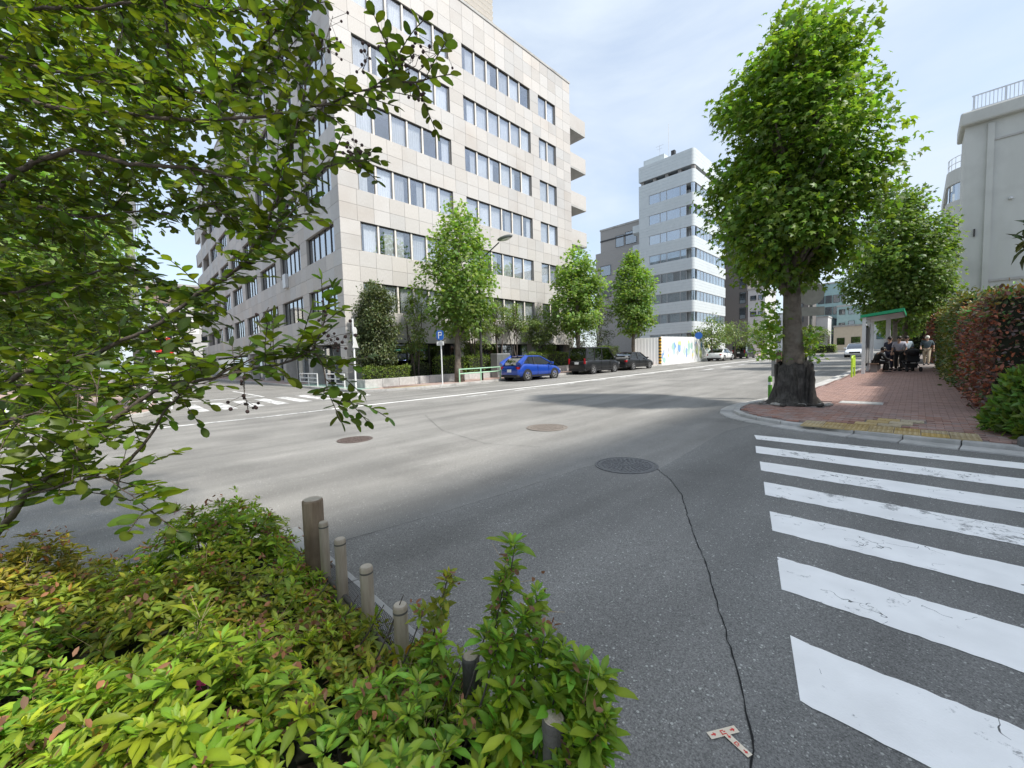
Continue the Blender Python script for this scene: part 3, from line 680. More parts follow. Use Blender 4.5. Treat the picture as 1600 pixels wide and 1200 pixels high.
# ---------------- tower clad in ribbed white metal
M_TOW = mat('white_cladding', (.5,.545,.56), (.56,.6,.61), 2, .5, bump=0, c3=(.49,.53,.545), c3scale=.3)
M_TGL = glass_mat('tower_glass', (.5,.56,.6), .4, .9); M_TGL2 = glass_mat('tower_glass_clear', (.75,.8,.82), .2, .75)
TX, TY = -26.0, 68.3; TXL, TYR = -35.7, 83.5; TZ = 35.0
tw = thing('white_tower', 'tall pale grey tower with rounded corner and ribbon windows', 'building', (TX, TY, gz(TY)))
def rrect(inset, r=.55, n=8):
    pts = [(TXL+inset, TY+inset)]
    x1, y0 = TX-inset, TY+inset; rr_ = max(r-inset, .1)
    for i in range(n+1):
        a = -math.pi/2+math.pi/2*i/n; pts.append((x1-rr_+rr_*math.cos(a), y0+rr_+rr_*math.sin(a)))
    pts += [(x1, TYR-inset), (TXL+inset, TYR-inset)]; return pts
bt = [29.62-3.49*k for k in range(8)]          # tops of the ribbon windows
spans = [(TZ-3.2+.62, TZ)]+[(bt[0], TZ-3.25)]+[(bt[k+1], bt[k]-1.6) for k in range(7)]+[(gz(70), bt[7]-1.6)]
for i, (z0, z1) in enumerate(spans):
    n = max(1, round((z1-z0)/.48)); h = (z1-z0)/n
    for k in range(n):
        mb = MB(); mb.prism(rrect(0), z0+h*k+.018, z0+h*(k+1)); part('cladding_band', mb, M_TOW, tw, smooth=False)
mb = MB(); mb.prism(rrect(.05), gz(70), bt[7]-1.6); 
for i, (z0, z1) in enumerate(spans): mb.prism(rrect(.03), z0, z1-.003)
part('wall', mb, mat('cladding_joint', (.3,.32,.33), rough=.8), tw)
mb = MB(); mb.prism(rrect(1.2), gz(70), TZ-6); part('core', mb, mat('office_interior', (.3,.32,.33), (.4,.41,.42), 1, .9), tw)
for k in range(5): mb = MB(); x = TXL+.3+k*2.2; mb.box(x, x+.5, TY+.35, TY+.9, TZ-3.25, TZ-2.56); part('roof_post', mb, M_JOINT, tw)
for k in range(5): mb = MB(); y = TY+2+k*3; mb.box(TX-.9, TX-.35, y, y+.5, TZ-3.25, TZ-2.56); part('roof_post', mb, M_JOINT, tw)
rnd = random.Random(5)
for k, zt in enumerate(bt):
    gm = M_TGL if k < 3 else M_TGL2
    mb = MB(); mb.box(TXL, TXL+1.9, TY+.0, TY+.4, zt-1.6, zt); part('pier', mb, M_TOW, tw)
    x = TXL+1.9
    for wd in (2.0,1.15,2.3,1.05): window(tw, (x+wd/2, TY+.12, zt-.8), wd-.05, 1.58, 0, M_ALU, gm, rnd, True, .04); x += wd
    mb = MB(); pts = rrect(.1)[1:10]; pi_ = rrect(.16)[1:10][::-1]; mb.prism(pts+pi_, zt-1.59, zt-.01); part('corner_pane', mb, gm, tw, smooth=False)
    y = TY+1.35
    for q in range(9):
        wd = (TYR-TY-1.6)/9; window(tw, (TX-.12, y+wd/2, zt-.8), wd-.05, 1.58, math.pi/2, M_ALU, gm, rnd, rnd.random() < .85, .04); y += wd
mb = MB(); mb.box(TXL+.2, TXL+4, TY+1.5, TY+6, TZ, TZ+1.6); part('lift_house', mb, M_TOW, tw)
mb = MB(); mb.tube([(TXL+4.6,TY+2,TZ),(TXL+4.6,TY+2,TZ+6.5)], .05, 6); mb.tube([(TXL+3,TY+2,TZ+1.5),(TXL+3,TY+2,TZ+3.6)], .03, 5); mb.cbox((TXL+3,TY+2,TZ+3.4), (.7,.02,.02)); mb.cbox((TXL+3,TY+2,TZ+2.9), (.5,.02,.02)); part('antenna', mb, M_ALU, tw)
mb = MB(); mb.cbox((TXL+6,TY+.7,TZ+.5), (.3,.3,.5)); part('roof_vent', mb, M_DARKF, tw)
for k in range(5):     # stair landings on the left side
    z = 25.5-3.49*k; mb = MB(); mb.prism([(TXL-1.8,TY+1),(TXL-.02,TY+1),(TXL-.02,TY+4),(TXL-1.8,TY+4),(TXL-2.3,TY+2.5)], z-1.3, z); part('stair_landing', mb, M_TOW, tw)

# ---------------- other buildings
def bldg(name, label, x0, x1, y0, y1, h, wm, fr=(), sd=(), gm=M_GLASSD, fm=M_DARKF, zb=None, cap=True, cat='building'):
    zb = gz(y0) if zb is None else zb; t = thing(name, label, cat, ((x0+x1)/2, y0, zb)); mb = MB(); mb.box(x0, x1, y0, y1, zb-.5, h); part('wall', mb, wm, t); rn = random.Random(len(label))
    if cap: mb = MB(); mb.box(x0-.12, x1+.12, y0-.12, y1+.12, h, h+.35); part('parapet', mb, M_CONC, t)
    for (xc, zc, ww, hh_) in fr: window(t, (xc, y0-.03, zc), ww, hh_, 0, fm, gm, rn, False, .06)
    for (yc, zc, ww, hh_) in sd: window(t, (x1+.03, yc, zc), ww, hh_, math.pi/2, fm, gm, rn, False, .06)
    return t
M_TAUPE = mat('taupe_tile', (.3,.285,.27), (.36,.345,.33), 6, .75, bump=.1, bscale=40)
M_DKT = mat('dark_tile', (.13,.12,.115), (.17,.16,.15), 5, .7)
M_LTG = mat('light_render', (.52,.52,.52), (.58,.58,.57), 2, .8)
M_BEIGE = mat('beige_render', (.58,.5,.38), (.64,.56,.44), 2, .8)
M_GRNG = mat('green_glass_wall', (.27,.4,.4), (.33,.46,.46), 1.5, .25)
t = bldg('tiled_building', 'taupe tiled block with stepped top left of the white tower', -50, -40.4, 78, 92, 29.3, M_TAUPE, [(-45.2,26.2,2.0,2.4),(-42.6,26.4,2.6,2.6),(-45.2,20.9,2.2,1.5),(-42.2,21.0,2.0,2.0)])
mb = MB(); mb.box(-50.4,-39,76.6,77.98,gz(77)-.5,24.2); o = part('front_block', mb, M_TAUPE, t); window(o, (-47.9,76.57,20.2), 2.6, 2.2, 0, M_DARKF, M_GLASSD, random.Random(1), False, .08); window(o, (-47.9,76.57,15.6), 2.6, 2.2, 0, M_DARKF, M_GLASSD, random.Random(1), False, .08)
mb = MB(); mb.box(-50.1,-40.3,77.93,78.0,24.25,24.6); mb.box(-50.06,-41,77.9,77.97,26.9,27.2); part('slot', mb, M_ROOM, t)
t = bldg('dark_building', 'dark brown tall block behind the white tower, beside the plane tree', -30, -25.3, 95, 112, 31.5, M_DKT, [(-26.2,10+3.2*k,1.2,2.4) for k in range(7)], [(98+3*j,10+3.2*k,1.6,1.6) for k in range(6) for j in range(3)])
t = bldg('grey_house_block', 'light grey narrow block behind the far trees by the plane trunk', -25.2, -22.1, 95, 104, 14.6, M_LTG, [(-24.2,12.9,1.1,1.0),(-24.2,9.6,1.1,1.0),(-22.9,12.9,.8,1.0),(-22.9,9.6,.8,1.0)])
t = bldg('apartment_block', 'dark slim apartment block seen just left of the plane trunk', -21.9, -17.5, 112, 122, 21.5, M_DKT, [(-20.6+1.7*j,6+2.9*k,1.1,1.4) for k in range(5) for j in range(2)])
t = bldg('glass_office', 'pale green glass office block seen far down the avenue', -19.5, -13.2, 134, 150, 19, M_GRNG, [(-18.2+1.6*j,6+3*k,1.4,2.0) for k in range(4) for j in range(4)], gm=M_TGL)
t = bldg('teal_building', 'teal fronted low building beside the bus shelter post', -14.2, -9.0, 128, 133, 12.3, M_GRNG, [(-13.2,7.7,1.2,1.3),(-11.4,8.0,1.2,1.4),(-13.2,11,1.2,1.3),(-11.4,11,1.2,1.4)])
t = bldg('beige_shop', 'beige shop building at the far end of the avenue', -13.6, -8.2, 118, 126, 6.9, M_BEIGE, [(-12.3,3.6,1.4,1.6),(-9.7,3.6,1.6,1.8)])
t = bldg('stepped_building', 'grey building with stair slab behind the round sign', -20.5, -15.2, 122, 132, 9.6, M_LTG, [(-19,7.6,1.8,.8),(-17,5.0,2.2,1.2),(-19.4,4.6,1.2,1.2)])
t = bldg('long_grey_block', 'long pale grey block closing the far end of the avenue', -46, -7.2, 168, 180, 15, M_LTG, [(-44+3*j,5.5+3.2*k,1.9,1.6) for k in range(3) for j in range(13)])
t = bldg('low_far_block', 'low grey block at the end of the right hand pavement', -7, 12, 165, 175, 11.5, M_TAUPE, [(-5.5+2.6*j,5+3.2*k,1.6,1.5) for k in range(2) for j in range(6)])
# left side, beyond the facade of the office block
t = bldg('white_house', 'white building with brown upper storey far down the left side street', -112, -97, 4.4, 20, 17, mat('white_render', (.45,.45,.44), (.52,.52,.51), 1, .8), [], [(6.5+3*j,4+3.3*k,1.7,1.5) for k in range(4) for j in range(3)])
mb = MB(); mb.box(-112.2,-96.8,4.2,20.2,13.6,16.8); part('upper_storey', mb, mat('brown_cladding', (.2,.15,.13), rough=.7), t)
t = bldg('corner_shop', 'cream building behind the branches at far left', -100, -74, -14, -2.4, 11, mat('cream_render', (.6,.56,.48), (.66,.62,.55), 1, .8), [], [(-12+2.6*j,2+3*k,1.5,1.4) for k in range(3) for j in range(4)])
t = bldg('brick_house', 'tall brown tiled block behind the left hand street trees', -70, -46, -60, -17, 20, mat('brown_tile', (.2,.16,.13), (.25,.2,.17), 4, .8), [], [(-56+4*j,3+3.3*k,2,1.5) for k in range(5) for j in range(9)])
# hanging shop sign with a letter D
t = thing('shop_sign', 'white hanging sign with letter D beyond the red no entry sign', 'sign', at(300,512,45)); c = at(300,511,45)
mb = MB(); mb.cbox(c, (.06,.6,.75)); part('board', mb, mat('sign_white', (.8,.8,.8), rough=.5), t)
mb = MB(); pts = []
for i in range(13):
    a = -math.pi/2+math.pi*i/12; pts.append((c[0]+.075, c[1]+.02+.28*math.cos(a)*1.0, c[2]+.3*math.sin(a)))
mb.tube([(c[0]+.075,c[1]-.2,c[2]-.3)]+pts+[(c[0]+.075,c[1]-.2,c[2]+.3),(c[0]+.075,c[1]-.2,c[2]-.3)], .045, 5); part('letter', mb, M_DARKF, t)

# ---------------- right hand building above the hedge
M_RWALL = mat('grey_render_wall', (.47,.48,.455), (.52,.53,.505), 1.2, .85, bump=.12, bscale=25, c3=(.4,.405,.385), c3scale=.5, stretch=(1,1,.25))
rb = thing('blank_wall_building', 'grey rendered building with blank side wall and roof railing on the right', 'building', (1.95,42,gz(42)))
mb = MB(); mb.box(1.95,40,42,45,5.1,16.4); part('wall', mb, M_RWALL, rb)
mb = MB(); mb.box(2.95,3.25,41.86,41.998,5.3,16.2); part('pilaster', mb, M_RWALL, rb)
mb = MB(); mb.box(3.26,40,41.93,41.998,15.05,15.17); mb.box(3.26,40,41.93,41.998,5.85,6.0); part('string_course', mb, M_CONC, rb)
mb = MB(); mb.box(1.7,40,41.6,45.2,16.402,17.3); o = part('cornice', mb, M_RWALL, rb); bevel(o, .12, 2)
mb = MB(); mb.box(2.3,40,43.2,44.9,gz(42),5.098); part('recessed_base', mb, M_ROOM, rb); mb = MB(); mb.box(1.97,3.1,42.1,43.0,gz(42),5.098); part('pier', mb, M_RWALL, rb)
mb = MB(); mb.ball((4.05,41.93,11.1), (.12,.1,.1)); part('wall_lamp', mb, M_ALU, rb); mb = MB(); mb.box(2.5,2.58,41.9,41.999,9.0,9.5); part('drain_spout', mb, M_DARKF, rb)
mb = MB()
for z in (18.35,17.45): mb.cbox((21,42.1,z), (18.8,.035,.035))
o = part('railing', mb, M_ALU, rb)
for k in range(60): mb = MB(); mb.cbox((2.3+k*.17,42.1,17.88), (.05 if k % 8 == 0 else .016,.03,.5)); part('baluster', mb, M_ALU, o)
# rounded stair tower beyond it
ct = thing('round_tower', 'grey round cornered tower with band window behind the blank wall building', 'building', (3.2,60,gz(60)))
def cyl(r, z0, z1): 
    m_ = MB(); pts = [(1.75+r+(0-r)*math.cos(a), 62-r*1.0*math.sin(a)) for a in [math.pi/2*i/10 for i in range(11)]]
    inset = 2.2-r; pts = [(1.72+2.2-r*math.cos(a), 62.2-r*math.sin(a)) for a in [math.pi/2*i/12 for i in range(13)]]+[(14,62.2-r),(14,75),(1.72+2.2-r,75)]; return m_.prism(pts, z0, z1)
for i, (z0, z1, r_) in enumerate(((17.9,19.3,2.2),(14.4,16.2,2.2))): part('wall_band', cyl(r_, z0, z1), M_RWALL, ct)
part('band_window', cyl(2.05,16.2,17.9), M_TGL, ct)
for k in range(13):
    part('ribbed_panel', cyl(2.0,14.4-(k+1)*1.02+.06,14.4-k*1.02), M_LTG, ct)
part('core', cyl(1.85,gz(60),14.3), M_JOINT, ct)
mb = MB(); mb.box(1.72,2.3,60.6,62,gz(60),14.38); part('corner_pier', mb, M_RWALL, ct)
mb = MB(); 
for z in (19.9,20.5): mb.tube([(1.72+2.2-2.1*math.cos(a), 62.2-2.1*math.sin(a), z) for a in [math.pi/2*i/8 for i in range(9)]]+[(14,60.1,z)], .04, 5)
for k in range(8): a = math.pi/2*k/7; mb.tube([(1.72+2.2-2.1*math.cos(a), 62.2-2.1*math.sin(a), 19.3),(1.72+2.2-2.1*math.cos(a), 62.2-2.1*math.sin(a), 20.5)], .03, 4)
part('railing', mb, M_ALU, ct)
t = bldg('far_apartments', 'pale far apartment block behind the round tower', 1.6, 9, 95, 110, 20, mat('pink_render', (.5,.46,.45), (.55,.5,.49), 2, .8), [(2.6+1.6*j,9+3*k,1.0,1.3) for k in range(4) for j in range(3)])
# unseen block added outside the view so that its roof shades the crossing
bldg('added_shade_block', 'plain concrete block beside the zebra crossing, right of the picture', 9.2, 24, 1.9, 13.6, 16.6, M_CONC)

# ---------------- site hoarding with painted panels
M_HOARD = mat('hoarding_white', (.72,.73,.73), (.77,.78,.78), 1, .5)
t = thing('site_hoarding', 'white construction hoarding with painted mural below the white tower', 'fence', (-18.35,39.3,gz(39)))
hx, hy, hh_ = -18.35, 39.3, 2.85
for k in range(8):
    u = .3+k*.3; x, y = hx-u*.86, hy-u*.51; mb = MB(); zc = gz(hy)+hh_/2; mb.cbox((x,y,zc), (.14,.02,hh_/2), rz=.535); mb.cbox((x+.012,y-.02,zc), (.02,.022,hh_/2-.01), rz=.535); part('panel', mb, M_HOARD, t)
mb = MB(); mb.cbox((hx,hy,gz(hy)+hh_/2), (.1,.1,hh_/2)); o = part('corner_post', mb, mat('hazard_yellow', (.75,.42,.04), rough=.5), t)
for k in range(9): mb = MB(); mb.cbox((hx,hy,gz(hy)+.16+k*.32), (.103,.103,.07)); part('stripe', mb, M_DARKF, o)
mural = [mat('mural_%d' % i, c, rough=.6) for i, c in enumerate(((.42,.55,.68),(.55,.62,.28),(.66,.69,.7),(.35,.55,.5),(.72,.66,.3),(.68,.6,.62),(.2,.36,.6),(.5,.62,.55),(.5,.53,.55)))]
rn = random.Random(21)
for k in range(14):
    y = hy+.15+k*1.25; z = gz(y); mb = MB(); mb.box(hx-.02, hx+.02, y, y+1.22, z, z+hh_+.1); o = part('panel', mb, M_HOARD, t)
    for q in range(rn.choice((2,4,6,7)) if k not in (1,2) else 3):
        m_ = MB(); yc, zc = y+rn.uniform(.2,1.0), z+rn.uniform(.5,2.3); n = rn.choice((4,5,7,9)); rad = rn.uniform(.18,.6)
        pts = [(hx+.024+q*.002, min(max(yc+rad*rn.uniform(.5,1.2)*math.cos(6.283*i/n), y+.02), y+1.2), zc+rad*rn.uniform(.6,1.5)*math.sin(6.283*i/n)) for i in range(n)]
        m_.add(pts, [tuple(range(n))]); part('painted_shape', m_, mural[rn.randrange(9)], o)
# ---------------- vegetation
L_PLANE = leaf_mat('plane_leaf', (.155,.25,.035), .46); L_PLANE2 = leaf_mat('plane_leaf_far', (.175,.27,.055), .44)
L_DARK = leaf_mat('evergreen_leaf', (.085,.11,.042), .22, .4); L_HEDGE = leaf_mat('hedge_leaf', (.15,.215,.035), .35)
L_OLIVE = leaf_mat('olive_leaf', (.14,.195,.05), .34); L_RED = leaf_mat('photinia_leaf', (.26,.115,.085), .25, .45, (1.3,.95,.75)); L_MIX = leaf_mat('photinia_green', (.12,.14,.035), .3)
L_GRASS = leaf_mat('strap_leaf', (.11,.185,.03), .35); L_MYR = leaf_mat('myrtle_leaf', (.09,.142,.018), .46, .38, (1.7,1.6,.5)); L_AZ = leaf_mat('azalea_leaf', (.22,.315,.036), .38, .5)
L_DRY = leaf_mat('dry_flower', (.3,.15,.085), .3, .8, (1.2,1,.8)); L_PINK = leaf_mat('pink_flower', (.55,.06,.28), .4, .6, (1.2,.8,1.1))
B_PLANE = mat('plane_bark', (.085,.065,.05), (.2,.17,.135), 6, .9, bump=.6, bscale=26, c3=(.2,.18,.15), c3scale=3.2); B_DARK = mat('dark_bark', (.06,.048,.04), (.12,.1,.085), 20, .9, bump=.5, bscale=60)
B_MYR = mat('myrtle_bark', (.055,.04,.03), (.11,.085,.065), 25, .8, bump=.4, bscale=80); M_TWIG = mat('hedge_core', (.022,.026,.014), rough=1)
def rand_unit(n, rng): return unit(rng.normal(size=(n, 3)))
def crown_points(rng, ncl, per, z0, z1, prof, off, spread, hollow=.45, lump=.16):
    ts = np.array([p[0] for p in prof]); rs = np.array([p[1] for p in prof])
    tt = rng.uniform(0, 1, ncl*4); w_ = np.interp(tt, ts, rs)**1.4; tt = tt[rng.uniform(0, w_.max(), ncl*4) < w_][:ncl]
    ncl = len(tt); r = np.interp(tt, ts, rs); u = rng.uniform(0, 1, ncl)**hollow; a = rng.uniform(0, 2*math.pi, ncl)
    f1, f2, f3 = rng.uniform(0,6.28,3); lum = 1+lump*(.55*np.sin(3*a+6*tt+f1)+.45*np.sin(5*a-11*tt+f2)+.35*np.sin(2*a+17*tt+f3)); r = r*lum
    rr_ = np.maximum(r*u-spread*.55*(u > .6), 0)
    o = np.array([off(t) for t in tt])
    C = np.stack([o[:,0]+rr_*np.cos(a), o[:,1]+rr_*np.sin(a), z0+(z1-z0)*tt], 1)
    k = rng.poisson(per, ncl); idx = np.repeat(np.arange(ncl), k); n = len(idx)
    g = np.clip(rng.normal(size=(n, 3)), -1.9, 1.9)*spread*np.array([.55,.55,.42]); P = C[idx]+g
    cen = np.stack([o[idx,0], o[idx,1], P[:,2]*.7+.3*(z0+(z1-z0)*.4)], 1); out = unit(P-cen)
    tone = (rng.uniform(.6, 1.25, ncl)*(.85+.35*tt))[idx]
    return C, P, out, tone
def tree(name, label, loc, z0, z1, prof, ncl, per, leaf, lm, trunk_r, seed, bark=None, off=None, group=None, spread=.45, nlimb=22, cat='tree', tpl=None, stems=1, trunk_top=.75, flare=1.6, yel=.2, lift=1.0, mul=1.0, lump=.16):
    rng = np.random.default_rng(seed); off = off or (lambda t: (0, 0)); bark = bark or B_PLANE
    t = thing(name, label, cat, loc, 0, group)
    C, P, out, tone = crown_points(rng, ncl, per, z0, z1, prof, off, spread, lump=lump)
    n = len(P); ax = unit(out*.8+rng.normal(size=(n,3))*.55+np.array([0,0,-.35])); nr = unit(np.array([0,0,1.0])*lift+out*.7+rng.normal(size=(n,3))*.5)
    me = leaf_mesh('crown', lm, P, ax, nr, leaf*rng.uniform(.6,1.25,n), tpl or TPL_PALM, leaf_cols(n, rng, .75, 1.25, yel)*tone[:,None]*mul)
    part('crown', me, None, t, False)
    tb_ = MB(); zt = z0+(z1-z0)*trunk_top
    for s in range(stems):
        px_, py_ = (0, 0) if stems == 1 else (rng.uniform(-.35,.35), rng.uniform(-.35,.35)); pts = []; rad = []
        for i in range(9):
            q = i/8; o = off(max(0, (zt*q-z0)/(z1-z0))); b_ = 0 if stems == 1 else q
            pts.append((px_*(.3+1.5*b_)+o[0]*q+rng.normal()*.03, py_*(.3+1.5*b_)+o[1]*q+rng.normal()*.03, zt*q)); rad.append(trunk_r*((1-.78*q)+(flare-1)*max(0, 1-q*7)))
        tb_.tube(pts, rad, 10)
    part('trunk', tb_, bark, t, False, smooth=True)
    lb = MB()
    for i in rng.choice(len(C), min(nlimb, len(C)), False):
        c = C[i]; zs = max(z0*.85, c[2]-rng.uniform(.6,1.8)); zs = min(zs, zt*.97); o = off(max(0,(zs-z0)/(z1-z0))); q = zs/zt
        a = np.array([o[0]*q, o[1]*q, zs]); m_ = (a+c)/2+np.array([0,0,.12]); lb.tube([a, m_, c], [trunk_r*.32, trunk_r*.2, trunk_r*.06], 5, False)
    part('limbs', lb, bark, t, False, smooth=True)
    return t
def gl(x, y, dz=.08): return (x, y, gz(y)+dz)
rv = _r
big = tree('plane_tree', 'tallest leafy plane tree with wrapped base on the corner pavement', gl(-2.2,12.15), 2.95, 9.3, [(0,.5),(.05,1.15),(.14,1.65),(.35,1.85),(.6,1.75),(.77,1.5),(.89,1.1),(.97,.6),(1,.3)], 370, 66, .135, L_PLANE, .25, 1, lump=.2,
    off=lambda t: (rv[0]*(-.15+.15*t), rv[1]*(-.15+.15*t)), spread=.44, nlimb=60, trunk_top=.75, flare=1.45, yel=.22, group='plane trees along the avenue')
# sprouts low on the trunk
rng = np.random.default_rng(99); n = 420; P = np.stack([rng.normal(-.28,.16,n)*1.0, rng.normal(-.1,.2,n), rng.uniform(1.1,2.6,n)], 1); P[:,0] += -rv[0]*.25; P[:,1] += -rv[1]*.25
part('sprout', leaf_mesh('sprout', L_PLANE, P, rand_unit(n,rng)+[0,0,.3], rand_unit(n,rng)+[0,0,1], rng.uniform(.06,.14,n), TPL_PALM, leaf_cols(n,rng,.8,1.7,.3)), None, big, False, kind='stuff')
n = 160; P = np.stack([rng.normal(.35,.12,n), rng.normal(.1,.15,n), rng.uniform(1.0,1.9,n)], 1)
part('sprout', leaf_mesh('sprout', L_PLANE, P, rand_unit(n,rng)+[0,0,.3], rand_unit(n,rng)+[0,0,1], rng.uniform(.06,.12,n), TPL_PALM, leaf_cols(n,rng,.7,1.4,.3)), None, big, False, kind='stuff')
# dark sacking and stakes around the base
mb = MB(); rng = random.Random(4); nn = 26; prof = [(.6,0),(.53,.06),(.45,.2),(.41,.4),(.385,.6),(.36,.78),(.34,.92),(.31,1.0)]
b0 = len(mb.v)
for i, (r_, z) in enumerate(prof):
    for j in range(nn):
        a = 2*math.pi*j/nn; q = r_*(1+.13*math.sin(3*a+z*2)+.09*math.sin(9*a+z*1.5)+rng.uniform(-.06,.06)); mb.v.append((q*math.cos(a), q*math.sin(a), z+(rng.uniform(-.05,.1) if i > 5 else rng.uniform(-.02,.02) if i else 0)))
for i in range(len(prof)-1):
    for j in range(nn): mb.f.append((i*nn+j, i*nn+(j+1) % nn, (i+1)*nn+(j+1) % nn, (i+1)*nn+j))
M_SACK = mat('dark_sacking', (.02,.018,.016), (.075,.068,.06), 9, .95, bump=.8, bscale=24, stretch=(3,3,.6), c3=(.13,.122,.11), c3scale=6); part('sacking', mb, M_SACK, big, False, smooth=True)
for k in range(7):
    a = rng.uniform(0, 6.28); r0 = rng.uniform(.38,.5); mb = MB(); h = rng.uniform(.6,1.25)
    mb.cbox((r0*math.cos(a), r0*math.sin(a), h/2), (.05,.012,h/2), M=Matrix.Rotation(a+1.57,3,'Z')@Matrix.Rotation(rng.uniform(-.1,.1),3,'Y')); part('stake', mb, M_SACK, big, False)
M_GRIT = mat('pale_litter', (.25,.24,.22), (.4,.38,.35), 18, .95)
for k in range(14):
    a = rng.uniform(-2.6,-.2); r0 = rng.uniform(.6,.85); mb = MB(); mb.ball((r0*math.cos(a), r0*math.sin(a), .04), (rng.uniform(.04,.1),rng.uniform(.04,.1),.04), 6, 4); part('clod', mb, M_GRIT if k % 3 else M_SACK, big, False)
PROF = [(0,.5),(.06,1.5),(.2,2.4),(.42,2.6),(.65,2.2),(.85,1.35),(.96,.6),(1,.2)]
def sc(p, k): return [(a, b*k) for a, b in p]
tree('plane_tree', 'plane tree nearest the blue parking sign, in front of the granite facade', gl(-19.3,14.5,.12), 2.7, 10.5, PROF, 240, 34, .2, L_PLANE2, .2, 2, spread=.62, nlimb=20, trunk_top=.62, off=lambda t: (.1*t,.25*t), group='plane trees along the avenue')
tree('plane_tree', 'middle plane tree behind the black minivan', gl(-19.3,26.55,.12), 2.7, 10.0, sc(PROF,.95), 220, 34, .22, L_PLANE2, .2, 3, spread=.62, nlimb=18, trunk_top=.62, group='plane trees along the avenue')
tree('plane_tree', 'plane tree behind the black sedan, beside the white hoarding', gl(-19.3,35.6,.12), 2.9, 10.7, sc(PROF,.93), 220, 34, .23, L_PLANE2, .2, 4, spread=.62, nlimb=18, trunk_top=.6, group='plane trees along the avenue')
tree('plane_tree', 'plane tree over the green roofed bus shelter', gl(-.95,32.4,.08), 2.9, 10.4, [(0,.9),(.08,2.0),(.3,2.75),(.6,2.4),(.85,1.4),(1,.3)], 400, 42, .19, L_PLANE2, .14, 5, mul=.78, spread=.55, nlimb=16, trunk_top=.6, off=lambda t: (.1*(1-t),.2), group='plane trees along the avenue')
tree('plane_tree', 'shaded tree behind the bus shelter people', gl(-.6,38.5,.08), 2.4, 8.5, [(0,1),(.1,2),(.4,2.4),(.8,1.3),(1,.3)], 150, 26, .24, L_PLANE2, .2, 6, spread=.6, nlimb=10, trunk_top=.6, group='plane trees along the avenue')
tree('plane_tree', 'last tree on the right pavement far behind the walking man', gl(-.9,52,.08), 2.2, 8, [(0,1),(.1,2),(.4,2.6),(.8,1.3),(1,.3)], 130, 24, .3, L_PLANE2, .2, 7, spread=.7, nlimb=8, trunk_top=.6, group='plane trees along the avenue')
# trees in the planter before the office block
COLP = [(0,.7),(.08,1.15),(.3,1.3),(.6,1.25),(.85,1.05),(.96,.7),(1,.3)]
tree('clipped_evergreen', 'dark clipped evergreen column by the corner of the granite building', gl(-21.7,10.6,.3), .75, 5.6, COLP, 300, 75, .13, L_DARK, .14, 11, bark=B_DARK, spread=.34, nlimb=8, tpl=TPL_OVAL, trunk_top=.8, mul=1.05)
SM = [(0,.3),(.2,.9),(.5,1.1),(.8,.8),(1,.2)]
def small(label, x, y, z1, r, seed, lm=L_OLIVE, ncl=34, per=70, z0=1.3, stems=3, leaf=.15):
    return tree('garden_tree', label, gl(x,y,.3), z0, z1, sc(SM,r), ncl, per, leaf, lm, .06, seed, bark=B_DARK, spread=.34, nlimb=16, tpl=TPL_OVAL, stems=stems, trunk_top=.85, flare=1.1, group='small trees in the planter before the facade')
small('thin garden tree between the clipped evergreen and the parking sign', -21.7, 13.1, 5.0, 1.0, 12, ncl=34)
small('olive green garden tree right of the nearest plane trunk', -21.7, 17.6, 5.4, 1.4, 13, ncl=70)
small('bare stemmed garden tree behind the grey cabinet', -21.9, 20.2, 5.3, 1.0, 14, ncl=28, z0=2.8)
small('bare stemmed garden tree above the blue car', -21.9, 22.1, 5.2, 1.0, 15, ncl=28, z0=2.8)
small('round olive garden tree behind the blue car bonnet', -21.8, 25.0, 5.0, 1.5, 16, ncl=75)
small('dark garden tree behind the black minivan', -22.0, 30.5, 6.6, 1.9, 17, L_DARK, 80, 30, .8)
small('bamboo like tall dark shrub left of the third plane tree', -21.8, 33.5, 7.2, 1.9, 18, L_DARK, 90, 30, .7)
# trees across the avenue on the left
for i, (x, y, z1, r_, lab) in enumerate(((-19.6,-1.2,8.6,2.5,'light green street tree left of the no entry sign'),(-18.6,-5.2,9.5,3.2,'large street tree behind the branches at the left edge'),(-24,-3.5,10,3.0,'tall street tree behind the corner across the avenue'),(-33,-1.2,8,2.3,'street tree down the left side street beside the no entry sign'))):
    tree('street_tree', lab, gl(x,y,.12), 2.0, z1, [(0,.9),(.1,r_*.8),(.4,r_),(.7,r_*.8),(1,.3)], 150, 30, .24, L_PLANE2, .17, 30+i, bark=B_DARK, spread=.65, nlimb=14, tpl=TPL_PALM, trunk_top=.7, mul=1.1, group='street trees across the avenue on the left')
# far trees
for i, (x, y, z1, r_, lab) in enumerate(((-17.2,50.5,5.2,2.6,'broad far tree over the white parked sedan'),(-16.6,57,5.0,3.0,'flat topped far tree over the black parked van'),(-16.4,70,6.2,2.6,'far dark tree left of the plane trunk'),(-15.6,86,5.6,2.6,'far tree between the round sign and the bus shelter'),(-13.4,92,5.0,2.4,'far small tree left of the bus shelter post'))):
    tree('far_tree', lab, gl(x,y,.12), 1.6, z1, [(0,r_*.5),(.25,r_),(.6,r_*.9),(.85,r_*.5),(1,.3)], 70, 24, .26, L_OLIVE, .13, 50+i, bark=B_DARK, spread=.55, nlimb=10, tpl=TPL_OVAL, trunk_top=.7, group='trees far along the left pavement')
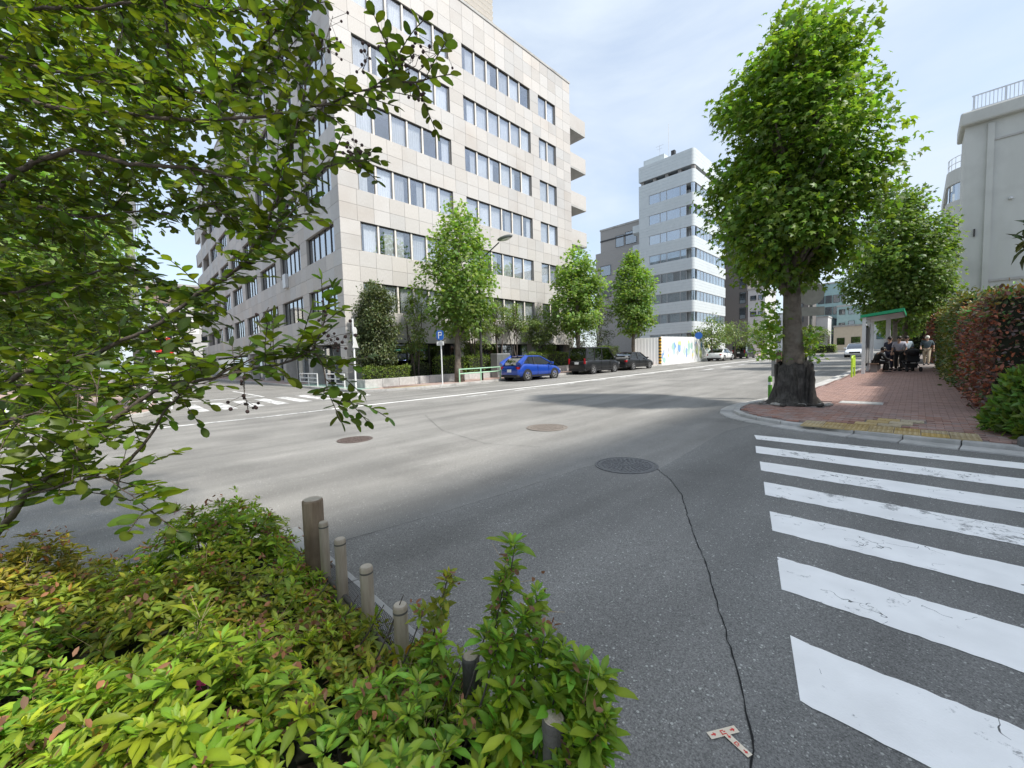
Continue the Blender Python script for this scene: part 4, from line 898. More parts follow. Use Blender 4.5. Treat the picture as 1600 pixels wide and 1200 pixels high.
# hedges
def hedge(name, label, x0, x1, y0, y1, h, n, leaf, lm, seed, zb=None, tpl=None, cat='hedge', group=None, faces='fstb', cols=None, bulge=.06, yel=.2, core=None, topcol=None):
    rng = np.random.default_rng(seed); zb = gz(y0)+.1 if zb is None else zb; t = thing(name, label, cat, ((x0+x1)/2,(y0+y1)/2,zb), 0, group)
    mb = MB(); k = .09; mb.add([(x0+k,y0+k,zb),(x1-k,y0+k,zb),(x1-k,y1-k,gz(y1)-gz(y0)+zb),(x0+k,y1-k,gz(y1)-gz(y0)+zb)]+[(x0+k,y0+k,zb+h-k),(x1-k,y0+k,zb+h-k),(x1-k,y1-k,zb+h-k+gz(y1)-gz(y0)),(x0+k,y1-k,zb+h-k+gz(y1)-gz(y0))], [(0,3,2,1),(4,5,6,7),(0,1,5,4),(1,2,6,5),(2,3,7,6),(3,0,4,7)])
    part('branches', mb, core or M_TWIG, t)
    lx, ly = x1-x0, y1-y0; A = {'f':lx*h,'b':lx*h,'s':ly*h,'w':ly*h,'t':lx*ly}; tot = sum(A[f] for f in faces); PP, OO = [], []
    for f in faces:
        m_ = int(n*A[f]/tot); u, v, d = rng.uniform(0,1,m_), rng.uniform(0,1,m_), rng.normal(-.03,bulge,m_)
        if f == 'f': p = np.stack([x0+lx*u, y0-d, zb+h*v],1); o = (0,-1,0)
        if f == 'b': p = np.stack([x0+lx*u, y1+d, zb+h*v],1); o = (0,1,0)
        if f == 's': p = np.stack([x1+d, y0+ly*u, zb+h*v],1); o = (1,0,0)
        if f == 'w': p = np.stack([x0-d, y0+ly*u, zb+h*v],1); o = (-1,0,0)
        if f == 't': p = np.stack([x0+lx*u, y0+ly*v, zb+h+d],1); o = (0,0,1)
        p[:,2] += np.array([gz(q)-gz(y0) for q in p[:,1]]); PP.append(p); OO.append(np.tile(np.array(o, float), (m_,1)))
    P, O = np.concatenate(PP), np.concatenate(OO); m_ = len(P)
    wob = .05*np.sin(P[:,0]*3.1+P[:,1]*2.3+P[:,2]*4)+.04*np.sin(P[:,1]*5.7-P[:,2]*3); P += O*wob[:,None]
    ax = unit(O*.7+rng.normal(size=(m_,3))*.6+[0,0,.25]); nr = unit(O*.8+rng.normal(size=(m_,3))*.5+[0,0,.6])
    cl = leaf_cols(m_, rng, .55, 1.4, yel)
    if topcol is not None:
        q = rng.uniform(0,1,m_) < np.clip((P[:,2]-zb-h*.75)/(h*.3), 0, .8); cl[q] *= np.array(topcol)
        q = rng.uniform(0,1,m_) < .16; cl[q] *= np.array((.55,1.5,.7))
    part('foliage', leaf_mesh('foliage', lm, P, ax, nr, leaf*rng.uniform(.6,1.3,m_), tpl or TPL_OVAL, cl), None, t, kind='stuff'); return t
hedge('clipped_hedge', 'long low clipped hedge along the planter at the building corner', -21.4,-20.75,9.5,12.1,.75,2600,.075,L_HEDGE,60,zb=.55,group='clipped hedges in the planter')
hedge('clipped_hedge', 'low clipped hedge block behind the thin garden tree', -22.3,-21.7,12.6,14.0,.9,1300,.075,L_DARK,61,zb=.5,group='clipped hedges in the planter')
hedge('clipped_hedge', 'clipped hedge block left of the nearest plane trunk', -21.6,-20.8,14.2,16.2,1.25,1900,.08,L_HEDGE,62,zb=.5,group='clipped hedges in the planter')
hedge('clipped_hedge', 'clipped hedge block beside the grey cabinet', -21.6,-20.8,16.5,18.4,1.3,1900,.08,L_HEDGE,63,zb=.5,group='clipped hedges in the planter')
hedge('clipped_hedge', 'clipped hedge behind the blue car bonnet', -21.6,-20.8,22.6,27.4,1.35,2600,.09,L_HEDGE,64,zb=.6,group='clipped hedges in the planter')
hedge('clipped_hedge', 'rounded shrub behind the black sedan roof', -21.3,-20.0,31.6,34.2,1.9,2000,.1,L_OLIVE,65,zb=.55,group='clipped hedges in the planter')
hedge('low_hedge', 'low hedge along the pavement across the avenue at left', -18.4,-17.5,-9,-1.0,.6,2600,.09,L_HEDGE,66,zb=.12)
hedge('far_hedge', 'far low hedge below the beige shop', -15,-9,80,81.5,1.2,900,.2,L_HEDGE,67)
hedge('red_hedge', 'tall red leaved hedge along the right hand pavement', .98,3.4,11.9,18.0,2.3,17000,.085,L_RED,70,faces='fwt',cat='hedge',bulge=.08,yel=.5,topcol=(.75,1.7,.8))
hedge('mixed_hedge', 'green and bronze hedge beyond the red hedge on the right', .86,2.8,18.1,31,2.75,12000,.11,L_MIX,71,faces='fwt',cat='hedge',bulge=.09,yel=.5)
hedge('orange_hedge', 'orange tinted far hedge behind the walking man', .7,2.8,36,46,3.0,2500,.16,L_RED,73,faces='fwt',cat='hedge',bulge=.12,yel=.4)
hedge('far_greenery', 'dark far greenery closing the right pavement behind the walking man', -2.4,4.5,64,68,4.2,2600,.3,L_DARK,74,faces='ft')
tree('plane_tree', 'farthest shaded tree above the greenery behind the walking man', gl(-1.2,66,.08), 2.0, 9, [(0,1),(.1,2.4),(.4,3.2),(.8,1.6),(1,.3)], 150, 26, .34, L_PLANE2, .2, 8, spread=.8, nlimb=8, trunk_top=.6, group='plane trees along the avenue')
# strappy green shrub at the foot of the red hedge
rng = np.random.default_rng(72); t = thing('green_shrub', 'bright green narrow leaved shrub at the foot of the red hedge', 'shrub', (1.7,9.6,.15)); n = 9000
c = rng.uniform(0,1,(n,3)); a = np.arccos(1-c[:,0]*.98); ph = c[:,1]*2*math.pi; rr_ = .82+.2*c[:,2]
O = np.stack([np.sin(a)*np.cos(ph), np.sin(a)*np.sin(ph), np.cos(a)],1); P = O*rr_[:,None]*np.array([1.05,.95,1.22])+np.array([1.8,9.75,.15]); P += .06*np.sin(P*9)
part('foliage', leaf_mesh('foliage', L_GRASS, P, unit(O*.5+rng.normal(size=(n,3))*.5+[0,0,.35]), unit(O+rng.normal(size=(n,3))*.5), rng.uniform(.07,.19,n), TPL_LANCE, leaf_cols(n,rng,.5,1.5,.3)), None, t, kind='stuff')
mb = MB(); mb.ball((1.8,9.75,.15), (.85,.76,.97), 14, 8); part('branches', mb, M_TWIG, t)
mb = MB(); mb.cbox((1.75,8.66,.16), (.75,.13,.12)); mb.cbox((1.78,8.62,.3), (.7,.1,.05)); o = single('edging_stone', mb, mat('dark_stone', (.09,.09,.09), (.15,.15,.148), 9, .9, bump=.5, bscale=30), 'dark edging stone below the green shrub at right', 'kerb stone'); bevel(o, .04, 2)
t = thing('picket_fence', 'short grey picket fence end at the right edge by the red hedge', 'fence', (1.35,10.1,.2))
for k in range(6): mb = MB(); mb.cbox((1.33+k*.075,10.12,.75), (.026,.012,.62)); part('picket', mb, M_CONC, t)
mb = MB(); mb.cbox((1.55,10.15,1.1), (.3,.015,.03)); part('rail', mb, M_CONC, t)
# loquat branch reaching in from the right edge
t = thing('loquat_tree', 'dark long leaved loquat tree reaching in at the right edge', 'tree', (3.4,9.0,.1)); rng = np.random.default_rng(75)
c0 = at(1606,375,7.0); pts = [(3.4,9.0,.1),(3.2,9.1,1.8),(2.6,9.2,3.0),tuple(c0)]; mb = MB(); mb.tube(pts, [.09,.07,.045,.015], 8); part('trunk', mb, B_DARK, t, smooth=True)
tips = [c0, c0+np.array([.06,.0,.25]), c0+np.array([.25,.05,.3]), c0+np.array([.4,0,.1]), c0+np.array([.5,-.1,.5]), c0+np.array([.02,.02,-.15])]
P = np.repeat(np.array(tips), 11, 0); n = len(P); P = P+rng.normal(size=(n,3))*.03; ax = unit(rng.normal(size=(n,3))+[-.2,0,-.25])
part('crown', leaf_mesh('crown', L_DARK, P, ax, rand_unit(n,rng)+[0,0,1.2], rng.uniform(.2,.34,n), TPL_LANCE, leaf_cols(n,rng,.6,1.3)), None, t)

# ---------------- azaleas in the bed
BUSH = [(-1.0,.42,.5,.4,.47,'g','azalea in front with tall fresh shoots, lower right of the bed'),(-1.42,.02,.6,.52,.62,'y','bright yellow green azalea nearest the camera at lower left'),(-1.75,.46,.5,.36,.37,'d','dull green azalea behind the thin fence stakes'),(-2.25,.12,.58,.5,.52,'d','azalea in the middle of the bed with withered flowers'),
    (-2.5,.5,.48,.34,.36,'y','light green azalea around the thick wooden post'),(-2.95,.35,.5,.45,.6,'y','azalea left of the thick post with a pink flower'),(-3.3,-.5,.46,.4,.54,'b','bronze leaved azalea at the left edge of the bed'),(-2.15,-.5,.55,.45,.58,'g','deep green azalea behind the bright one at left'),(-1.45,-.6,.5,.42,.6,'g','green azalea at the lower left corner of the picture'),(-.78,.74,.3,.24,.44,'y','small azalea sprawling over the fence end at the bottom of the picture'),(-1.3,.8,.32,.18,.3,'y','small azalea growing through the fence behind the tall shoots'),(-2.75,-.2,.42,.4,.46,'d','low dull azalea between the bronze one and the middle of the bed')]
def rosette(rng, n=11, ln=.055, up=.5):
    a = np.arange(n)*2.4+rng.uniform(0,6.28); el = np.concatenate([rng.uniform(-.1,.45,n//2), rng.uniform(.5,1.2,n-n//2)])
    ax = np.stack([np.cos(a)*np.cos(el), np.sin(a)*np.cos(el), np.sin(el)],1); nr = np.stack([-np.cos(a)*np.sin(el), -np.sin(a)*np.sin(el), np.cos(el)],1)
    return ax*.006, ax, nr+rng.normal(size=(n,3))*.15, ln*rng.uniform(.6,1.15,n)*(1-.35*(el > .5))
TINT = {'g':(.92,1.02,.95),'y':(1.12,1.1,.8),'d':(1.05,.87,.85),'b':(1.1,.72,.8)}
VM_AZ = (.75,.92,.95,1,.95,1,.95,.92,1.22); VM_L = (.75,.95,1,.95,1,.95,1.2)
TPL_AZ = (np.array([(0,0,0),(.13,.28,.05),(.185,.6,.055),(.1,.85,.03),(0,1,-.04),(-.1,.85,.03),(-.185,.6,.055),(-.13,.28,.05),(0,.5,-.01)]), [(0,1,8),(1,2,8),(2,3,8),(3,4,8),(4,5,8),(5,6,8),(6,7,8),(7,0,8)])
def brown(c, rng):
    q = rng.uniform(0,1,len(c)) < .032; c[q] = c[q]*np.array((1.15,.55,.6)); return c
rv_mesh = {}
for kk in 'gydb':
    for q in range(4):
        rng = np.random.default_rng(ord(kk)*10+q); a, b, c, d = rosette(rng, int(rng.integers(7,14)), float(rng.uniform(.055,.075))); n = len(a)
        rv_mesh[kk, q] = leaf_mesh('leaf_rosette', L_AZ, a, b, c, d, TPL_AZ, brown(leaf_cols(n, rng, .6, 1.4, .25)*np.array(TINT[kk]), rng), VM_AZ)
def bushz(x, y, b): 
    q = 1-((x-b[0])/b[2])**2-((y-b[1])/b[3])**2; return b[4]*math.sqrt(q) if q > 0 else -1
POSTS = [(488,780,2.40),(505,816,2.33),(531,842,2.15),(572,885,1.87),(625,945,1.62),(735,1025,1.40),(865,1122,1.05)]
def hides(p):
    d = p-CAM; z = d@_f; x, y = 800+FPX*(d@_r2)/z, 600-FPX*(d@_u2)/z
    return any(abs(x-a) < 30 and b-25 < y < b+78 and z < c+.03 for a, b, c in POSTS)
allr = []
for bi, b in enumerate(BUSH):
    rng = np.random.default_rng(200+bi); k = int(1250*b[2]*b[3]/.25); 
    c1, c2 = rng.uniform(0,1,k), rng.uniform(0,1,k); ca = 1-c1*.93; sa = np.sqrt(1-ca**2); ph = c2*2*math.pi; sh = rng.uniform(.78,1.06,k)+.09*np.sin(ph*5+c1*9)+.1*(rng.uniform(0,1,k) > .93)
    O = np.stack([sa*np.cos(ph), sa*np.sin(ph), ca],1); P = O*sh[:,None]*np.array([b[2],b[3],b[4]])+np.array([b[0],b[1],.04])
    for i in range(k):
        ok = all(bj == bi or bushz(P[i,0],P[i,1],q) < P[i,2]+.02-.09 for bj, q in enumerate(BUSH))
        if ok and P[i,1] < 1.02 and not hides(P[i]): allr.append((bi, P[i], O[i]))
# tall fresh shoots on the front bush
shoots = [(805,850,1.42),(790,900,1.40),(700,900,1.5),(905,1040,1.12),(880,1020,1.16),(820,960,1.3),(780,1000,1.25),(720,1040,1.3),(870,1080,1.1),(950,1120,1.0),(660,960,1.5),(840,930,1.35),(940,1060,1.08),(900,1150,1.0),(800,1080,1.15),(560,930,1.8),(520,900,2.0),(630,930,1.62),(600,945,1.7),(760,985,1.3),(850,1000,1.2),(915,1100,1.05),(690,1000,1.4),(930,1150,.98)]
roots = [thing('azalea_bush', b[6], 'shrub', (b[0],b[1],.08), 0, 'azalea bushes in the bed') for b in BUSH]
stem = [MB() for b in BUSH]; rng = np.random.default_rng(5)
for (x, y, d) in shoots:
    top = at(x, y, d); base = np.array([top[0]-.06, top[1]-.12, .3]); bi = 0 if d < 1.45 else 2; stem[bi].tube([base, (base+top)/2+[.01,0,0], top], [.004,.0035,.002], 5, False)
    for q in range(int(6+(top[2]-.3)*30)):
        f = 1-.045*q; p = base+(top-base)*max(f,.2)
        if hides(p): continue
        allr.append((bi, p+rng.normal(size=3)*.006, unit(np.array([(top-base)+rng.normal(size=3)*.1*q]))[0]))
allr.sort(key=lambda r_: np.linalg.norm(r_[1]-CAM))
def vis(p): d = p-CAM; z = d@_f; return z > .3 and -60 < 800+FPX*(d@_r2)/z < 1660 and 600-FPX*(d@_u2)/z < 1260
near = [r_ for r_ in allr if vis(r_[1])]; take = near[:300]; ids = set(id(r_) for r_ in take); rest = [r_ for r_ in allr if id(r_) not in ids]
def frame(O, rng):
    z = Vector(O).lerp(Vector((0,0,1)), .45).normalized(); x = Vector((rng.normal(), rng.normal(), 0)); x = (x-z*x.dot(z)).normalized(); y = z.cross(x); m_ = Matrix((x, y, z)).transposed(); return m_
for bi, p, O in take:
    o = bpy.data.objects.new('leaf_rosette', rv_mesh[BUSH[bi][5], int(rng.integers(4))]); o.matrix_basis = Matrix.Translation(p)@frame(O, rng).to_4x4()@Matrix.Scale(rng.uniform(.75,1.2), 4); _fin(o, roots[bi], True)
acc = {bi: [[],[],[],[],[]] for bi in range(len(BUSH))}
for bi, p, O in rest:
    a, b, c, d = rosette(rng, int(rng.integers(5,12)), float(rng.uniform(.045,.08))); F = np.array(frame(O, rng)); tone = rng.uniform(.65,1.3)
    A = acc[bi]; A[0].append(a@F.T+p); A[1].append(b@F.T); A[2].append(c@F.T); A[3].append(d*rng.uniform(.75,1.15)); A[4].append(brown(leaf_cols(len(a), rng, .65, 1.4, .25)*np.array(TINT[BUSH[bi][5]])*tone, rng))
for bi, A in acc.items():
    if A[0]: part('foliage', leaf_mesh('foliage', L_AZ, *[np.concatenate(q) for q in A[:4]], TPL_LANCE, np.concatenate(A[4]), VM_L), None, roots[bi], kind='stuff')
    b = BUSH[bi]; k = 46
    for q in range(k):
        ca, ph = 1-rng.uniform(0,.8), rng.uniform(0,6.28); sa = math.sqrt(1-ca*ca); tip = np.array([b[0]+b[2]*.93*sa*math.cos(ph), b[1]+b[3]*.93*sa*math.sin(ph), .04+b[4]*.93*ca]); r0 = np.array([b[0]+rng.normal()*.06, b[1]+rng.normal()*.06, .05])
        stem[bi].tube([r0, (r0+tip)/2+rng.normal(size=3)*.03, tip], [.006,.004,.0025], 4, False)
    part('stems', stem[bi], B_DARK, roots[bi])
    # withered flowers
    near_b = [r_ for r_ in allr if r_[0] == bi]; k = max(4, len(near_b)//6); sel = rng.choice(len(near_b), k, False); P = []
    for i in sel:
        for q in range(int(rng.integers(3,7))): P.append(near_b[i][1]+near_b[i][2]*.032+np.array([0,0,.012])+rng.normal(size=3)*.014)
    P = np.array(P); n = len(P)
    part('withered_flowers', leaf_mesh('withered_flowers', L_DRY, P, rand_unit(n,rng)+[0,0,-.3], rand_unit(n,rng), rng.uniform(.014,.034,n), TPL_OVAL, leaf_cols(n,rng,.5,1.3,.2)), None, roots[bi], kind='stuff')
    # dark twiggy heart so the soil does not shine through
    mb = MB(); mb.ball((b[0],b[1],.04), (b[2]*.66,b[3]*.66,b[4]*.68), 12, 8); part('heart', mb, M_TWIG, roots[bi])
    # thin pale dead stigmas
    mb = MB()
    for i in rng.choice(len(near_b), max(3, len(near_b)//26), False):
        p = near_b[i][1]
        for q in range(4): mb.tube([p, p+near_b[i][2]*.05+rng.normal(size=3)*.03], [.0009,.0006], 3, False)
    part('dead_stigmas', mb, mat('straw', (.45,.33,.2), rough=.8) if bi == 0 else bpy.data.materials['straw'], roots[bi], kind='stuff')
for (x, y, d, bi) in ((275,800,2.45,5),(230,1072,1.1,1),(313,1072,1.12,1),(105,1163,1.0,1)):
    p = at(x,y,d); n = 6; P = np.tile(p,(n,1)); part('flower', leaf_mesh('flower', L_PINK, P, rand_unit(n,rng)+[0,0,.6], rand_unit(n,rng), np.full(n,.025), TPL_OVAL, leaf_cols(n,rng,.8,1.2,.1)), None, roots[bi])
# ---------------- stake fence round the bed
M_LOG = mat('log_wood', (.2,.14,.09), (.33,.25,.175), 6, .8, bump=.3, bscale=30, stretch=(6,6,.7), c3=(.1,.07,.05), c3scale=5)
M_STK = mat('grey_stake', (.34,.275,.205), (.48,.41,.325), 9, .75, bump=.2, bscale=40, stretch=(5,5,.6)); M_CUT = mat('cut_end', (.42,.36,.28), (.52,.46,.38), 30, .85); M_STKD = mat('weathered_stake', (.075,.068,.06), (.14,.128,.115), 12, .8, bump=.3, bscale=60)
fence = thing('stake_fence', 'low rail and stake fence edging the azalea bed', 'fence', (-1.8,.8,.1))
POST = [(488,780,2.40,.058,'log'),(505,816,2.33,.026,'s'),(531,842,2.15,.029,'s'),(572,885,1.87,.030,'s'),(625,945,1.62,.029,'s'),(735,1025,1.40,.030,'d'),(865,1122,1.05,.031,'d')]
for (x, y, d, r_, k) in POST:
    p = at(x, y, d); mt_ = {'log':M_LOG,'s':M_STK,'d':M_STKD}[k]; mb = MB(); n = 20
    mb.lathe([(r_,0),(r_,p[2]-.016),(r_*.985,p[2]-.006),(r_*.9,p[2]),(0,p[2]+.001)], (p[0],p[1],0), n); o = part('post' if k == 'log' else 'stake', mb, mt_, fence, smooth=False)
    mb = MB(); mb.lathe([(r_*.86,p[2]+.0012),(r_*.8,p[2]+.003),(0,p[2]+.0035)], (p[0],p[1],0), n); part('cut_end', mb, M_CUT if k != 'd' else M_STK, o)
    if k != 'log':
        mb = MB(); mb.lathe([(r_*1.03,p[2]-.03),(r_*1.03,p[2]-.022)], (p[0],p[1],0), n); part('ring', mb, M_STKD, o)
for z, r_ in ((.27,.014),(.19,.012)):
    mb = MB(); pts = [tuple(at(x,y,d)[:2])+(z,) for (x,y,d,_,_) in POST]; pts = pts+[(-.35,.8,z)]; mb.tube(pts, r_, 8); part('rail', mb, M_STKD, fence, smooth=True)
mb = MB(); 
for k in range(150):
    x = -2.5+k*.0138; mb.tube([(x,.815,.2),(x+.1,.815,.36)], .0012, 3, False); mb.tube([(x+.1,.817,.2),(x,.817,.36)], .0012, 3, False)
part('wire_mesh', mb, M_DARKF, fence, kind='stuff')
# ---------------- crape myrtle leaning in from the left
myr = thing('crape_myrtle', 'crape myrtle branches with small oval leaves filling the upper left', 'tree', (-3.6,-1.6,.1))
rng = np.random.default_rng(17)
def PX(l): return [at(*q) for q in l]
BR = [([(-260,520,2.3),(-120,400,1.95),(0,287,1.8),(60,252,1.75),(115,230,1.72),(200,250,1.7),(300,262,1.68),(400,285,1.62),(450,300,1.6)], .022, .6),
 ([(-200,260,2.0),(-60,180,1.65),(0,152,1.6),(60,163,1.58),(140,176,1.55),(240,182,1.52),(330,188,1.5),(410,186,1.46),(480,168,1.42),(560,146,1.38),(620,134,1.35),(662,126,1.33)], .014, 1.25),
 ([(-240,700,2.0),(-100,640,1.75),(60,580,1.65),(160,550,1.6),(250,508,1.55),(320,452,1.52),(385,412,1.5),(415,360,1.48),(440,285,1.45),(462,200,1.42),(475,120,1.4)], .015, .9),
 ([(385,412,1.5),(420,385,1.48),(440,355,1.46),(465,330,1.45),(480,310,1.44)], .006, 1.2),
 ([(-60,900,1.35),(-10,835,1.28),(10,805,1.25),(28,772,1.24),(75,742,1.22),(120,705,1.22),(150,670,1.24),(200,640,1.26),(260,600,1.28),(330,590,1.3),(400,578,1.32),(450,566,1.34),(490,545,1.35),(503,510,1.36),(510,480,1.37)], .012, .7),
 ([(490,545,1.35),(505,580,1.35),(512,615,1.35),(528,640,1.35)], .003, .7),
 ([(182,752,1.3),(212,715,1.28),(240,680,1.27),(262,640,1.26),(300,600,1.25),(350,585,1.24)], .006, .35), ([(125,722,1.25),(138,690,1.25),(150,630,1.27),(155,600,1.3)], .004, .2),
 ([(28,772,1.24),(70,770,1.18),(120,760,1.12),(160,745,1.08),(200,760,1.05),(240,790,1.03)], .005, 1.1),
 ([(-40,700,1.2),(10,660,1.15),(60,650,1.12),(110,655,1.1),(140,670,1.08)], .006, 1.2),
 ([(-150,60,1.9),(0,20,1.75),(120,10,1.68),(240,5,1.62),(330,15,1.58),(420,20,1.55),(480,5,1.5)], .01, 1.1), ([(160,-60,1.7),(190,40,1.68),(178,95,1.66),(190,120,1.65)], .007, 1.0), ([(250,-70,1.65),(262,20,1.62),(258,90,1.6),(270,180,1.6)], .008, 1.0),
 ([(-120,100,1.9),(20,90,1.75),(130,120,1.68),(240,130,1.62),(330,150,1.58),(410,110,1.55),(450,80,1.5)], .009, 1.1),
 ([(-100,350,2.1),(30,320,1.95),(130,340,1.9),(220,330,1.85),(300,330,1.8),(350,320,1.75)], .01, 1.0), ([(-100,480,2.1),(40,450,1.95),(120,430,1.9),(200,420,1.85),(260,440,1.8),(310,470,1.75)], .01, 1.0),
 ([(-120,620,1.9),(0,600,1.7),(80,600,1.6),(160,610,1.5),(230,600,1.42),(280,585,1.38)], .009, 1.2),
 ([(440,285,1.5),(490,262,1.5),(530,255,1.5),(562,252,1.5)], .005, 1.0), ([(330,590,1.3),(400,560,1.32),(440,540,1.33),(478,548,1.34)], .004, 1.2),
 ([(330,188,1.5),(380,110,1.5),(420,60,1.5),(450,30,1.48),(470,-20,1.45)], .006, 1.1), ([(300,262,1.68),(340,330,1.62),(370,350,1.6),(420,340,1.56)], .005, 1.1)]
bmb = MB(); TW = []
def resample(P, step):
    P = np.array(P); seg = np.linalg.norm(np.diff(P, axis=0), axis=1); s = np.concatenate([[0], np.cumsum(seg)]); u = np.arange(0, s[-1], step); return np.stack([np.interp(u, s, P[:,i]) for i in range(3)], 1), s[-1]
for pl, r0, dens in BR:
    P = PX(pl); Q, ln = resample(P, .03); m_ = len(Q); Q = Q+np.stack([np.convolve(rng.normal(size=m_+8)*.006, np.ones(9)/3, 'valid') for _ in range(3)],1)
    rad = [r0*(1-.8*i/(m_-1)) for i in range(m_)]; bmb.tube(Q, rad, 7, True)
    for i in range(2, m_):
        t = unit((Q[min(i+1,m_-1)]-Q[i-1])[None])[0]
        if rng.uniform() < dens*1.35*(.45+.55*i/m_): TW.append((Q[i], unit((t*.7+rng.normal(size=3)*.55+np.array([0,0,.12]))[None])[0], rng.uniform(.06,.2)*(1.1 if dens > .5 else .6)))
    TW.append((Q[-1], t, .1))
part('branches', bmb, B_MYR, myr, smooth=True)
# inner, more distant sprays
k = 0
while k < 1700:
    x, y, d = rng.uniform(-160,470), rng.uniform(-140,700), rng.uniform(1.75,3.3)
    if y < 300: pr = 1.0 if x < 270 else max(0, 1-(x-270)/170)*.75
    elif y < 500: pr = .95 if x < 190 else max(0, 1-(x-190)/160)*.6
    else: pr = .9 if x < 270 and y < 620 else (.4 if x < 140 else 0)
    if 170 < x < 300 and 330 < y < 480: pr *= .35
    if rng.uniform() > pr: k += .15; continue
    k += 1; TW.append((at(x,y,d), unit((rng.normal(size=3)+np.array([.2,.2,.05]))[None])[0], rng.uniform(.12,.32)))
for q in range(9): TW.append((at(275+rng.normal()*14, 541+rng.normal()*12, rng.uniform(1.6,2.2)), unit(rng.normal(size=(1,3)))[0], rng.uniform(.08,.16)))
LP, LA, LN, LS, LTN = [], [], [], [], []; tw = MB()
for p, dr, ln in TW:
    tn = rng.choice((.6,.75,.9,1.05,1.5)); bend = rng.normal(size=3)*.25; n = max(3, int(ln/.019)); pts = []; cur = np.array(p); dd = dr.copy(); side = unit(np.cross(dr, [0,0,1.0])[None]+1e-6)[0]
    for i in range(n):
        dd = unit((dd+bend*.08+np.array([0,0,-.03]))[None])[0]; cur = cur+dd*(ln/n); pts.append(cur)
        sg = 1 if i % 2 else -1; ax = unit((side*sg*.9+dd*.55+rng.normal(size=3)*.25)[None])[0]
        LTN.append(tn); LP.append(cur); LA.append(ax); LN.append(unit((np.array([0,0,1.0])+rng.normal(size=3)*.45)[None])[0]); LS.append(rng.uniform(.034,.068)*(1-.3*(i/n)))
    LTN.append(tn); LP.append(cur); LA.append(dd); LN.append(np.array([0,0,1.0])+rng.normal(size=3)*.3); LS.append(.04)
    tw.tube([p]+pts[::2]+[pts[-1]], [.0022]+[.0016]*len(pts[::2])+[.0008], 4, False)
part('twigs', tw, B_MYR, myr)
LP, LA, LN, LS = map(np.array, (LP, LA, LN, LS)); n = len(LP); rngc = np.random.default_rng(3); LC = leaf_cols(n, rngc, .7, 1.35, .25)*np.array(LTN)[:,None]
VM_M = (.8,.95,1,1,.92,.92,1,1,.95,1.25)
TPL_MYR = (np.array([(0,-.08,0),(.2,.12,.05),(.31,.42,.06),(.27,.74,.04),(.1,.97,0),(-.1,.97,0),(-.27,.74,.04),(-.31,.42,.06),(-.2,.12,.05),(0,.5,-.035)]), [(0,1,9),(1,2,9),(2,3,9),(3,4,9),(4,5,9),(5,6,9),(6,7,9),(7,8,9),(8,0,9)])
dv = LP-CAM; zz = dv@_f; px_ = 800+FPX*(dv@_r2)/zz; py_ = 600-FPX*(dv@_u2)/zz
score = np.where((px_ > 10) & (px_ < 700) & (py_ > 10), LS/zz, 0); order = np.argsort(-score); pick = order[:300]; mask = np.ones(n, bool); mask[pick] = False
lv = [leaf_mesh('leaf', L_MYR, np.zeros((1,3)), np.array([[0,1.0,0]]), np.array([[0,0,1.0]]), np.ones(1), TPL_MYR, np.array([c]), VM_M) for c in leaf_cols(7, rngc, .75, 1.6, .22)]
for i in pick:
    y = Vector(LA[i]).normalized(); x = y.cross(Vector(LN[i])).normalized(); z = x.cross(y)
    o = bpy.data.objects.new('leaf', lv[int(rngc.integers(7))]); o.matrix_basis = Matrix.Translation(LP[i])@Matrix((x,y,z)).transposed().to_4x4()@Matrix.Scale(float(LS[i]), 4); _fin(o, myr, True)
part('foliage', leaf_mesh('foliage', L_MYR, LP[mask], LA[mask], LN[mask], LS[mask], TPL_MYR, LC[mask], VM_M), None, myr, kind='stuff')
# dry seed capsules on thin stalks
cap = MB(); stk = MB()
def panicle(tip, base, nb, spread, d):
    b = at(*base, d); t_ = at(*tip, d); stk.tube([b, (b+t_)/2+rng.normal(size=3)*.008, t_], [.0016,.0013,.001], 4, False)
    for i in range(nb):
        f = rng.uniform(.25,1); q = b+(t_-b)*f; e = q+rng.normal(size=3)*spread; stk.tube([q, e], [.0009,.0007], 3, False); cap.ball(e, rng.uniform(.0045,.0065), 6, 4)
panicle((695,72),(655,110),16,.03,1.33); panicle((615,75),(600,118),14,.028,1.35); panicle((575,80),(565,112),9,.025,1.36); panicle((655,85),(630,112),10,.025,1.34)
panicle((560,232),(545,255),18,.018,1.38); panicle((388,640),(380,590),14,.028,1.3); panicle((512,475),(508,500),8,.016,1.36); panicle((425,40),(420,75),12,.03,1.5); panicle((520,25),(500,110),14,.03,1.42); panicle((385,565),(420,480),6,.03,1.4)
panicle((550,520),(500,535),9,.022,1.35); panicle((540,540),(495,540),8,.03,1.35); panicle((655,155),(640,140),5,.02,1.34)
part('seed_stalks', stk, B_MYR, myr, kind='stuff'); part('seed_capsules', cap, mat('dry_capsule', (.035,.018,.018), (.07,.04,.035), 60, .8), myr, smooth=True, kind='stuff')
mb = MB(); mb.tube([(-3.6,-1.6,.05),(-3.65,-1.55,.6),(-3.75,-1.4,1.2),(-3.6,-1.2,1.9),tuple(at(-260,200,2.4))], [.06,.05,.042,.034,.02], 10); mb.tube([(-3.65,-1.55,.6),(-3.3,-1.5,1.0),tuple(at(-260,520,2.3))], [.04,.034,.024], 8); mb.tube([(-3.62,-1.57,.3),(-3.0,-1.7,.7),tuple(at(-240,700,2.0))], [.035,.028,.016], 8); mb.tube([(-3.62,-1.57,.2),(-2.2,-1.6,.45),tuple(at(-60,900,1.35))], [.03,.022,.012], 8)
part('trunk', mb, B_MYR, myr, smooth=True)

